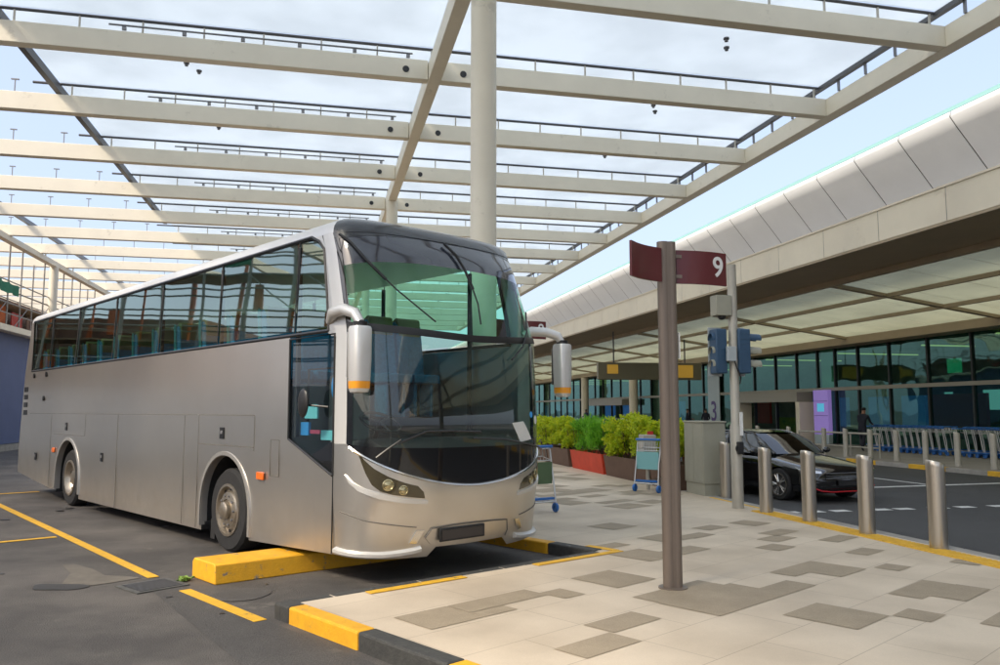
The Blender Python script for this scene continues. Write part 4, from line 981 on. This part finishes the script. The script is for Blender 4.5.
t2 = dup(t1); t2.location = (6.62, 15.05, PZ); t2.rotation_euler = (0, 0, R(125)); tag(t2, 'luggage trolley with a pale green panel parked against the planters behind the sign pole', 'trolley')
mb = MB(); mb.b2((-.25, .33, .44), (.25, .35, .78)); mb.build('advert_panel', M['trolt'], t2)
mb = MB(); mb.b2((-.25, .33, .44), (.25, .345, .78)); mb.build('advert_panel', mat('leaf_print', (.10, .16, .08), .7), t1)
# nested rows
first = None; lbl = 'blue handled luggage trolley nested among the others in the long row across the road'
for i in range(30):
    o = dup(t1) if False else None
rowp = trolley(); rowp.location = (22.0, 17.5, PZ); rowp.rotation_euler = (0, 0, R(180)); tag(rowp, lbl, 'trolley', 'luggage trolleys nested in a row')
# a trolley seen from the road side carries a visible side frame
mb = MB()
mb.tube([(.29, .30, .97), (.29, -.30, .97)], .028, 6); mb.build('top_rail', M['trolb'], rowp)
mb = MB(); mb.tube([(.29, .42, .16), (.29, -.1, .16)], .045, 6); mb.build('lower_rail', M['trolb'], rowp)
mb = MB(); mb.tube([(.29, .40, .12), (.29, .30, .60), (.29, .22, .96)], .017, 6); mb.build('side_bar', M['trols'], rowp)
for i in range(1, 34):
    if i in (20, 21): continue
    o = dup(rowp); o.location = (22.0, 17.5+i*.33, PZ)

# ------------------------------------------------------------------ cars
def boolean_cut(o, cutters):
    for c in cutters:
        m = o.modifiers.new('cut', 'BOOLEAN'); m.operation = 'DIFFERENCE'; m.object = c; m.solver = 'EXACT'
    bpy.context.view_layer.update()
    me = bpy.data.meshes.new_from_object(o.evaluated_get(bpy.context.evaluated_depsgraph_get()))
    o.modifiers.clear(); old = o.data; o.data = me; bpy.data.meshes.remove(old)
    for c in cutters: bpy.data.objects.remove(c)
def car(x, y, rz, label, paint):
    t = tag(empty('parked_car', (x, y, .004), rz), label, 'car')
    L = 4.55; hw = .92
    # stations along the car (front at y=0): (y, half width, z bottom, z belt, z top at centre)
    st = [(0.0, .60, .32, .50, .56), (.05, .74, .22, .58, .66), (.18, .84, .18, .66, .735), (.45, .90, .17, .73, .80), (.95, .915, .17, .80, .885), (1.35, .92, .17, .86, .95), (1.8, .92, .17, .89, .97), (2.5, .92, .17, .91, .98), (3.2, .925, .17, .94, 1.0), (3.8, .92, .18, .98, 1.04), (4.2, .88, .22, .99, 1.06), (4.45, .80, .30, .96, 1.04), (4.55, .66, .42, .86, .95)]
    def sec(y, w, zb_, zl, zt):
        H = [(0, zb_), (w*.85, zb_), (w*.97, zb_+.06), (w, zb_+.20), (w*.985, (zb_+zl)/2+.03), (w*1.0, zl-.10), (w*.965, zl-.015), (w*.90, zl+.02), (w*.62, zt-.01), (w*.3, zt+.005), (0, zt+.01)]
        return [(a, y, b) for a, b in H]+[(-a, y, b) for a, b in H[-2:0:-1]]
    R_ = [sec(*s) for s in st]; n = len(R_[0]); mb = MB(); vs = [p for r in R_ for p in r]
    mb.add(vs, [(i*n+k, i*n+(k+1)%n, (i+1)*n+(k+1)%n, (i+1)*n+k) for i in range(len(R_)-1) for k in range(n)]+[tuple(range(n)), tuple((len(R_)-1)*n+k for k in range(n))])
    body = mb.build('body', paint, t, angle=60)
    sb = body.modifiers.new('s', 'SUBSURF'); sb.levels = 2; sb.render_levels = 2
    bpy.context.view_layer.update()
    me = bpy.data.meshes.new_from_object(body.evaluated_get(bpy.context.evaluated_depsgraph_get())); body.modifiers.clear(); body.data = me
    cs = []
    for wy in (.92, 3.62):
        for sg in (-1, 1):
            m_ = MB(); m_.tube([(sg*.62, wy, .335), (sg*1.1, wy, .335)], .375, 40); c = m_.build('cutter', paint, t, smooth=False); cs.append(c)
    boolean_cut(body, cs)
    for p in body.data.polygons: p.use_smooth = True
    body.data.set_sharp_from_angle(angle=R(38))
    # greenhouse: loft bottom ring -> roof
    gb = [(1.28, .60, .945), (1.42, .78, .93), (1.9, .82, .95), (2.6, .83, .96), (3.3, .82, .98), (3.85, .76, 1.02), (4.15, .62, 1.05)]
    gt = [(2.05, .50, 1.375), (2.10, .58, 1.37), (2.35, .62, 1.41), (2.75, .63, 1.425), (3.15, .62, 1.415), (3.50, .58, 1.37), (3.62, .50, 1.34)]
    def loop(G, ex=1.0): return [(w*ex, y_, z) for y_, w, z in G]+[(-w*ex, y_, z) for y_, w, z in G[::-1]]
    A, B = loop(gb), loop(gt); n = len(A)
    mb = MB(); mid = [tuple((a[i]*.48+b[i]*.52)+((.035 if a[0] > 0 else -.035) if i == 0 else (.02 if i == 2 else 0)) for i in range(3)) for a, b in zip(A, B)]
    mb.add(A+mid+B, [(j*n+i, j*n+(i+1)%n, (j+1)*n+(i+1)%n, (j+1)*n+i) for j in (0, 1) for i in range(n)])
    mb.build('windows', M['carg'], t, angle=40)
    # roof skin
    m_ = len(gt); mb = MB(); vs = []
    for y_, w, z in gt: vs += [(w+.012, y_, z-.004), (w*.7, y_, z+.022), (0, y_, z+.034), (-w*.7, y_, z+.022), (-w-.012, y_, z-.004)]
    mb.add(vs, [(i*5+k, i*5+k+1, (i+1)*5+k+1, (i+1)*5+k) for i in range(m_-1) for k in range(4)]); mb.build('roof', paint, t, angle=60)
    mb = MB()
    for sg in (-1, 1):
        S_ = lambda p, o=.012: (sg*(p[1]+o), p[0], p[2])
        mb.tube([S_((1.30, .62, .95)), (sg*.70, 1.72, 1.18), S_((2.08, .52, 1.378)), S_(gt[2]), S_(gt[3]), S_(gt[4]), S_(gt[5]), (sg*.72, 3.80, 1.18), S_(gb[6])], .026, 6)
        mb.tube([S_(gb[3]), (sg*.785, 2.66, 1.20), S_(gt[3])], .028, 6)
        mb.tube([S_(gb[1]), S_(gb[2]), S_(gb[3]), S_(gb[4]), S_(gb[5])], .014, 6)
    mb.build('window_frame', paint, t)
    for sg in (-1, 1):
        for wy in (.92, 3.62): wheel('wheel', sg*.80, wy, .335, .335, .22, sg, t, M['rim'], spokes=5)
        mb = MB(); mb.prism([(.60, .0), (.90, .12), (.94, .30), (.86, .52), (.80, .50), (.62, .10)] , lambda p: (sg*(p[0]-.02), p[1]*.9+.07, .66+p[1]*.12), lambda p: (sg*(p[0]-.02), p[1]*.9+.07-.02, .60+p[1]*.16)); mb.build('headlight', M['chrome'], t, bevel=.008)
        mb = MB(); mb.sphere((sg*.98, 1.55, 1.0), (.10, .06, .07), 14, 8); mb.tube([(sg*.86, 1.56, .96), (sg*.95, 1.56, .97)], .02, 6); mb.build('wing_mirror', paint, t)
        mb = MB(); mb.sphere((sg*.80, 4.45, .86), (.12, .07, .06), 12, 8); mb.build('tail_light', M['red'], t)
    mb = MB()
    for z in (.50, .55, .60): mb.b2((-.52, -.03, z), (.52, .04, z+.02))
    mb.build('grille', M['darksteel'], t, bevel=.004)
    mb = MB(); mb.tube([(-.80, .12, .33), (-.62, .02, .26), (-.4, -.025, .24), (.4, -.025, .24), (.62, .02, .26), (.80, .12, .33)], .014, 6); mb.build('bumper_trim', M['redline'], t)
    mb = MB(); mb.b2((-.26, -.035, .36), (.26, -.015, .46)); mb.build('number_plate', M['black'], t)
    mb = MB(); mb.sphere((0, 2.6, .8), (.6, .9, .3), 12, 8); mb.b2((-.6, 1.9, .8), (-.2, 2.05, 1.2)); mb.b2((.2, 1.9, .8), (.6, 2.05, 1.2)); mb.build('cabin_seats', M['interiord'], t)
    return t
c_ = car(9.62, 13.25, R(9), 'glossy black car with a red bumper line stopped behind the steel bollards', M['carp']); c_.scale = (.95, .95, .90)
car(9.5, 23.0, R(0), 'dark grey car whose roof shows above the planter shrubs', M['silverc'])

# ------------------------------------------------------------------ terminal building
T = tag(empty('terminal_building', (0, 0, 0)), 'long airport terminal with glazed front, deep cream roof edge and brown soffit', 'building')
Y0, Y1 = -30, 150
# fascia in cladding panels
fs = 15.33-2.3*20; mb = MB(); y = fs
while y < Y1:
    mb.b2((14.0, y+.012, 6.05), (14.3, y+2.29, 6.87)); y += 2.3
mb.build('fascia', M['cream2'], T, smooth=False, bevel=.006)
mb = MB(); mb.b2((14.01, Y0, 6.06), (14.28, Y1, 6.86)); mb.b2((14.3, Y0, 6.75), (16.4, Y1, 6.86)); mb.build('fascia_core', M['greysteel'], T, smooth=False)
mb = MB(); mb.b2((13.97, Y0, 6.85), (14.32, Y1, 6.90)); mb.build('fascia_capping', M['cream2'], T, smooth=False)
mb = MB(); mb.b2((14.0, Y0, 5.98), (16.55, Y1, 6.045)); mb.b2((16.45, Y0, 5.80), (16.6, Y1, 5.985)); mb.build('soffit', M['soffit'], T, smooth=False)
# leaning hull-shaped roof parapet, in panels
prof = [(16.6, 6.5), (16.35, 7.0), (15.95, 7.6), (15.5, 8.15), (15.12, 8.6), (14.92, 8.86), (14.95, 9.0), (15.10, 9.06)]
y = 16.06-1.8*26; mb = MB()
while y < Y1:
    a, b = y+.014, y+1.786
    vs = [(x, a, z) for x, z in prof]+[(x, b, z) for x, z in prof]; n = len(prof)
    mb.add(vs, [(i, i+1, n+i+1, n+i) for i in range(n-1)]); y += 1.8
mb.build('roof_parapet', M['hull'], T, angle=60)
mb = MB(); n = len(prof)
mb.add([(x+.06, Y0, z+.0) for x, z in prof]+[(x+.06, Y1, z+.0) for x, z in prof], [(i, i+1, n+i+1, n+i) for i in range(n-1)]); mb.build('parapet_backing', M['darksteel'], T)
mb = MB(); mb.b2((15.02, Y0, 9.05), (15.07, Y1, 9.15)); mb.build('roof_edge_glass', M['teal'], T, smooth=False)
# sloping frosted soffit lights, set between dark bars
cz = lambda x: 5.98-(x-16.6)*(.93/6.9)
longs = [16.62, 18.85, 21.1, 23.45]; trs = [-19+8.5*k for k in range(20)]
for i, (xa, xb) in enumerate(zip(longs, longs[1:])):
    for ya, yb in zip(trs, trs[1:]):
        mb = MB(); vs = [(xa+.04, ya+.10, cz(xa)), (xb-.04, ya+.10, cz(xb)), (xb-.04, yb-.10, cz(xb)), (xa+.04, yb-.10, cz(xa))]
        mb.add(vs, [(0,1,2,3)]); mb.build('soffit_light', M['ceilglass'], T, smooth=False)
mb = MB()
for x in longs[1:-1]: mb.b2((x-.06, Y0, cz(x)-.13), (x+.06, Y1, cz(x)+.05))
for y in trs: mb.add([(16.6, y-.11, cz(16.6)-.11), (23.4, y-.11, cz(23.4)-.11), (23.4, y+.11, cz(23.4)-.11), (16.6, y+.11, cz(16.6)-.11), (16.6, y-.11, cz(16.6)+.03), (23.4, y-.11, cz(23.4)+.03), (23.4, y+.11, cz(23.4)+.03), (16.6, y+.11, cz(16.6)+.03)], [(0,1,2,3),(0,1,5,4),(2,3,7,6),(4,5,6,7)])
mb.build('soffit_bars', M['soffit'], T, smooth=False)
mb = MB()
for k, y in enumerate([Y0+2.1*i for i in range(85)]): mb.b2((16.7, y-.01, 0), (16.7, y-.01, 0)) if False else mb.add([(16.65, y, cz(16.65)-.004), (23.4, y, cz(23.4)-.004), (23.4, y+.022, cz(23.4)-.004), (16.65, y+.022, cz(16.65)-.004)], [(0,1,2,3)])
mb.build('soffit_joints', M['soffit'], T, smooth=False)
mb = MB(); mb.b2((23.4, Y0, 4.72), (24.46, Y1, 5.2)); mb.build('bulkhead', M['soffit'], T, smooth=False)
mb = MB(); mb.b2((24.3, Y0, 5.2), (40, Y1, 9.0)); mb.build('upper_wall', M['cream2'], T, smooth=False)
# glazing
GX = 24.5
mull = [14.2, 16.5, 18.8, 21.2, 23.6, 25.9, 28.2, 30.5, 32.6, 34.3, 35.7, 37.5, 39.5, 41.7]+[43.8+2.1*k for k in range(50)]
for y in mull:
    if y > 90: continue
    mb = MB(); mb.b2((GX-.10, y-.045, PZ), (GX+.06, y+.045, 4.72)); mb.build('mullion', M['mull'], T, smooth=False)
mb = MB()
for y in mull:
    if y > 90: mb.b2((GX-.10, y-.045, PZ), (GX+.06, y+.045, 4.72))
mb.build('distant_mullions', M['mull'], T, smooth=False)
mb = MB(); mb.b2((GX-.14, 10, 2.68), (GX-.02, Y1, 2.84)); mb.build('transom', M['transom'], T, smooth=False)
mb = MB(); mb.b2((GX-.03, 10, PZ+.02), (GX-.01, 37.4, 4.72)); mb.b2((GX-.03, 41.8, PZ+.02), (GX-.01, 60, 4.72)); mb.b2((GX-.03, 37.4, 2.7), (GX-.01, 41.8, 4.72)); mb.b2((GX-.03, 68, PZ+.02), (GX-.01, Y1, 4.72)); mb.b2((GX-.03, 60, 2.7), (GX-.01, 68, 4.72))
mb.build('glazing', M['gterm'], T, smooth=False)
# entrance portal
p = MB().b2((23.55, 36.2, 2.16), (GX-.05, 42.3, 2.66)).build('entrance_portal', M['transom'], T, bevel=.01)
for y in (36.0, 42.1): MB().b2((23.55, y, PZ), (GX-.05, y+.34, 2.155)).build('portal_post', M['cream2'], p, bevel=.01)
MB().b2((23.5, 60, 2.16), (GX-.05, 68, 2.66)).build('entrance_portal', M['transom'], T, bevel=.01)
for y in (57.8, 69.3, 88, 110): MB().cyl((23.6, y), .34, PZ, 4.72, 24).build('column', M['cream2'], T)
MB().b2((24.62, 34.4, PZ), (24.7, 35.6, 4.72)).build('column', M['cream2'], T)
# pale numbered panel
pp = MB().b2((GX-.20, 45.6, PZ), (GX-.15, 47.1, 4.7)).build('numbered_panel', M['panelp'], T)
digit('3', 1.75, pp, M['purple'], (GX-.206, 46.35, 1.62), (R(90), 0, R(-90)))
# hall behind the glass
MB().b2((GX+.05, 8, PZ-.02), (36, Y1, PZ+.01)).build('hall_floor', M['shopfloor'], T, smooth=False)
MB().b2((36, 8, PZ), (36.2, Y1, 5.2)).build('hall_wall', M['shopdark'], T, smooth=False)
MB().b2((GX+.05, 8, 4.9), (36, Y1, 5.0)).build('hall_ceiling', M['shopdark'], T, smooth=False)
r = random.Random(9)
for k in range(14):
    y = 15+k*5.6; MB().b2((26.0+r.uniform(0, 1.5), y, 4.72), (30+r.uniform(0, 3), y+.12, 4.78)).build('ceiling_light', M['ltube'], T, smooth=False)
y = 12.; k = 0
while y < 130:
    w = r.uniform(1.0, 3.4); mm = r.choice(['shopblue', 'shopblue', 'shopgreen', 'shopdark', 'shopred', 'shopgreen']); x = r.uniform(25.3, 29)
    MB().b2((x, y, .9 if mm != 'shopgreen' else PZ), (x+.15, y+w, 2.4 if mm != 'shopgreen' else 1.3)).build('shop_board', M[mm], T, smooth=False); y += w+r.uniform(.3, 2)
for (y, w, z0, z1, mm) in ((25.4, 1.9, 1.75, 2.55, 'screenc'), (29.0, .35, 1.5, 2.5, 'screenc'), (22.3, 1.6, 1.75, 2.55, 'screenc')):
    MB().b2((26.2, y, z0), (26.3, y+w, z1)).build('hall_screen', mat('pale_screen', (.3, .5, .5), .4, emit=(.35, .62, .65), estr=.3), T)
MB().b2((26.0, 28.2, 3.3), (26.1, 28.9, 3.9)).build('exit_sign', mat('green_sign', (.02, .3, .15), .5, emit=(.03, .45, .22), estr=.2), T)
# planting inside / hedge at the glass
# purple screen totem
t = tag(empty('advert_totem', (24.1, 34.3, PZ)), 'tall purple illuminated totem standing by the terminal glass', 'totem')
MB().b2((-.12, 0, 0), (.10, 1.15, .45)).build('totem_base', M['panelp'], t, bevel=.01)
MB().b2((-.12, 0, .45), (.10, 1.15, 2.6)).build('totem_body', M['screenp'], t, bevel=.01)
MB().b2((-.126, .30, 1.55), (-.12, .85, 1.95)).build('totem_picture', M['screenc'], t)
for z in (1.35, 2.05): MB().b2((-.126, .02, z), (-.12, 1.13, z+.02)).build('totem_divider', M['purple'], t)
# hanging direction sign under the soffit
t = tag(empty('hanging_sign', (12+7.0, 41.0, 3.7)), 'olive hanging direction sign with amber panels under the terminal soffit', 'sign')
t.location = (18.0, 40.5, 4.0); t.rotation_euler = (0, 0, R(-5))
MB().b2((-3.4, -.15, -.62), (2.4, .15, .30)).build('sign_box', M['hangb'], t, bevel=.02)
MB().b2((.55, -.17, -.50), (1.9, -.152, .18)).build('amber_panel', M['hangy'], t)
MB().b2((-2.9, -.17, -.30), (-2.3, -.152, .18)).build('amber_panel', M['hangy'], t)
for x in (-2.5, 1.5): MB().tube([(x, 0, .3), (x, 0, 2.0)], .04, 8).build('hanger', M['darksteel'], t)

# ------------------------------------------------------------------ people
def person(x, y, rz, label, cl, lean=0.25, h=1.68):
    pts = {}; V = []; E_ = []; rad = []
    def add(p, r, par=None):
        V.append(Vector(p)); rad.append(r); i = len(V)-1
        if par is not None: E_.append((par, i))
        return i
    pv = add((0, 0, .93), .14); w_ = add((0, -.03, 1.08), .125, pv); ch = add((0, -lean*.35, 1.30), .155, w_); nk = add((0, -lean*.55, 1.46), .06, ch); hd = add((0, -lean*.65-.02, 1.56), .085, nk); ht = add((0, -lean*.7-.02, 1.64), .075, hd)
    for sg in (-1, 1):
        hp = add((sg*.09, 0, .86), .10, pv); kn = add((sg*.10, -.16*sg-.06, .50), .065, hp); an = add((sg*.10, .06-.22*sg, .09), .042, kn); add((sg*.10, -.06-.22*sg, .04), .035, an)
        sh = add((sg*.18, -lean*.38, 1.38), .065, ch); el = add((sg*.23, -lean*.5-.10, 1.13), .045, sh); wr = add((sg*.20, -lean*.5-.36, 1.05), .032, el); add((sg*.19, -lean*.5-.44, 1.04), .03, wr)
    me = bpy.data.meshes.new('person'); me.from_pydata(V, E_, []); o = bpy.data.objects.new('person', me); col.objects.link(o)
    m = o.modifiers.new('skin', 'SKIN'); sv = me.skin_vertices[0].data
    for i, r_ in enumerate(rad): sv[i].radius = (r_, r_)
    sv[0].use_root = True
    s = o.modifiers.new('s', 'SUBSURF'); s.levels = 2; s.render_levels = 2
    bpy.context.view_layer.update()
    m2 = bpy.data.meshes.new_from_object(o.evaluated_get(bpy.context.evaluated_depsgraph_get())); o.modifiers.clear(); o.data = m2
    m2.materials.clear(); m2.materials.append(cl); m2.materials.append(M['skin'])
    for p in m2.polygons:
        p.use_smooth = True
        if p.center.z > 1.47 or (abs(p.center.x) > .13 and p.center.y < -lean*.5-.30): p.material_index = 1
    o.location = (x, y, PZ); o.rotation_euler = (0, 0, rz); tag(o, label, 'person')
    mb = MB(); mb.sphere((0, -lean*.7+.0, 1.655), (.088, .095, .07), 14, 8); mb.build('hair', M['hair'], o)
    return o
person(21.0, 27.9, R(120), 'person in dark clothes walking beside the row of luggage trolleys', M['cloth'], .3)
for i, (x, y, lb, c) in enumerate(((23.2, 47.9, 'person in dark clothes standing left of the panel numbered 3', 'cloth'), (23.0, 49.4, 'person in brown clothes standing left of the panel numbered 3', 'brick'), (23.0, 44.9, 'person in dark clothes standing right of the panel numbered 3', 'cloth'), (22.6, 66.0, 'tiny person in blue before the far dark entrance', 'hoard'), (22.5, 88.0, 'tiny person in pale clothes far along the terminal glass', 'concrete'))):
    person(x, y, R(60+50*i), lb, M[c], .05)

# ------------------------------------------------------------------ scaffolded building on the left
SB = tag(empty('scaffolded_building', (-13, 0, 0)), 'building under works with scaffolding above a dark blue hoarding left of the coach', 'building')
ya, yb, ym = -12, 74, 33
MB().b2((-.25, ym, .30), (0, yb, 5.0)).build('hoarding', M['hoard'], SB, smooth=False)
MB().b2((-.25, ya, .30), (0, ym-.004, 2.4)).build('hoarding', M['hoardp'], SB, smooth=False)  # unseen near stretch, made pale so the coach side reflects something light
MB().b2((-.25, ya, 0), (.06, yb, .28)).build('hoarding_plinth', M['concrete'], SB, smooth=False)
MB().b2((-1.6, ym, 5.0), (.45, yb, 5.25)).build('ledge', M['cream2'], SB, smooth=False)
MB().b2((-6, 21, 0), (-1.62, ym-.01, 5.2)).build('wall', M['brick'], SB, smooth=False)  # unseen near stretch of wall, added to darken reflections in the rear coach windows
MB().b2((-6, ym, 0), (-1.62, yb, 7.0)).build('wall', M['brick'], SB, smooth=False)
r = random.Random(4); k = 0
y = ya+.5
while y < yb-1 and k < 90:
    h = (7.3 if y < ym else 8.2)+r.uniform(-.2, 1.5); MB().tube([(-.15, y, 5.25 if y > ym else 0), (-.15, y, h)], .035 if y > ym else .06, 6).build('scaffold_pole', M['scafp'], SB); k += 1; y += 1.5
y = 8.
while y < 32: MB().tube([(-1.2, y, 0), (-1.2+rnd.uniform(-.1, .1), y+rnd.uniform(-.1, .1), 6.2+rnd.uniform(0, 1.5))], .07, 6).build('scaffold_pole', M['rust'], SB); y += 1.9
mb = MB()
for z in (3.2, 3.7, 4.75, 5.25, 5.9, 6.35, 6.9, 7.3): mb.tube([(-.15, ya, z), (-.15, yb if z > 5.3 else ym, z)], .03, 5); mb.tube([(-1.2, ya, z), (-1.2, yb if z > 5.3 else ym, z)], .03, 5)
y = ya
while y < yb-2: z = r.choice([5.3, 6.3]); mb.tube([(-.12, y, z), (-.12, y+1.6, z+1.0)], .022, 5); y += r.uniform(2, 4)
mb.build('scaffold_ledgers', M['scafp'], SB)
MB().b2((-1.3, ya, 6.30), (-.2, yb, 6.34)).build('scaffold_deck', M['plank'], SB, smooth=False)
MB().b2((-1.3, ya, 4.25), (-.2, ym-.1, 4.30)).build('scaffold_deck', M['plank'], SB, smooth=False)
y = ya+1
while y < yb-3:
    w = r.uniform(.8, 1.8) if y > ym else r.uniform(.25, .6); z = r.choice([5.35, 5.5, 6.4]) if y > ym else r.choice([3.0, 4.5, 5.3]); c = r.choice(['rust', 'rust', 'red', 'rust', 'brick'])
    MB().b2((-.60, y, z), (-.56, y+w, z+.8)).build('site_panel', M[c], SB, smooth=False); y += w+(r.uniform(.1, .7) if y > ym else r.uniform(.5, 2.4))
for y0, w, z0, z1 in ((36.6, 2.6, 6.75, 7.2), (18.5, 2.2, 6.6, 7.0), (10, 1.6, 5.9, 6.3), (27, 2.5, 6.5, 7.0)):
    mb = MB(); N = 14
    vs = [(-.08+.05*math.sin(i*1.7), y0+w*i/N, z0+.03*math.sin(i*.9)) for i in range(N+1)]+[(-.08+.05*math.sin(i*1.3), y0+w*i/N, z1+.03*math.sin(i*1.1)) for i in range(N+1)]
    mb.add(vs, [(i, i+1, N+1+i+1, N+1+i) for i in range(N)]); mb.build('netting', M['net'], SB)

# ------------------------------------------------------------------ world, sun, camera
SUN_EL, SUN_AZ = 42, 240     # azimuth measured clockwise from +Y
w = bpy.data.worlds.new('World'); scene.world = w; w.use_nodes = True; nt = w.node_tree
sky = nt.nodes.new('ShaderNodeTexSky'); sky.sky_type = 'NISHITA'; sky.sun_disc = False
sky.sun_elevation = R(SUN_EL); sky.sun_rotation = R(SUN_AZ); sky.air_density = 1.0; sky.dust_density = 5.0; sky.ozone_density = 1.0
hz = nt.nodes.new('ShaderNodeMix'); hz.data_type = 'RGBA'; hz.inputs[0].default_value = .55; hz.inputs[7].default_value = (2.75, 3.15, 3.95, 1)   # thin high haze over the blue
nt.links.new(sky.outputs[0], hz.inputs[6]); nt.links.new(hz.outputs[2], nt.nodes['Background'].inputs[0]); nt.nodes['Background'].inputs[1].default_value = .15
sd = bpy.data.lights.new('sun', 'SUN'); sd.energy = 1.8; sd.angle = R(9); sd.color = (1, .88, .70)
so = bpy.data.objects.new('sun', sd); col.objects.link(so)
az = R(SUN_AZ); el = R(SUN_EL); dirv = Vector((math.sin(az)*math.cos(el), math.cos(az)*math.cos(el), math.sin(el)))
so.rotation_euler = dirv.to_track_quat('Z', 'Y').to_euler()
cd = bpy.data.cameras.new('camera'); co = bpy.data.objects.new('camera', cd); col.objects.link(co)
cd.sensor_width = 36; cd.lens = 28.8; cd.clip_end = 3000; cd.clip_start = .05
co.location = (0, 0, CAMZ); co.rotation_euler = (R(90)+math.atan(78.5/800), 0, -R(12.76))
scene.camera = co
scene.view_settings.view_transform = 'Standard'; scene.view_settings.look = 'None'; scene.view_settings.exposure = 1.05; scene.view_settings.gamma = 1
scene.render.engine = 'CYCLES'
scene.cycles.max_bounces = 10; scene.cycles.transparent_max_bounces = 24; scene.cycles.caustics_reflective = False; scene.cycles.caustics_refractive = False
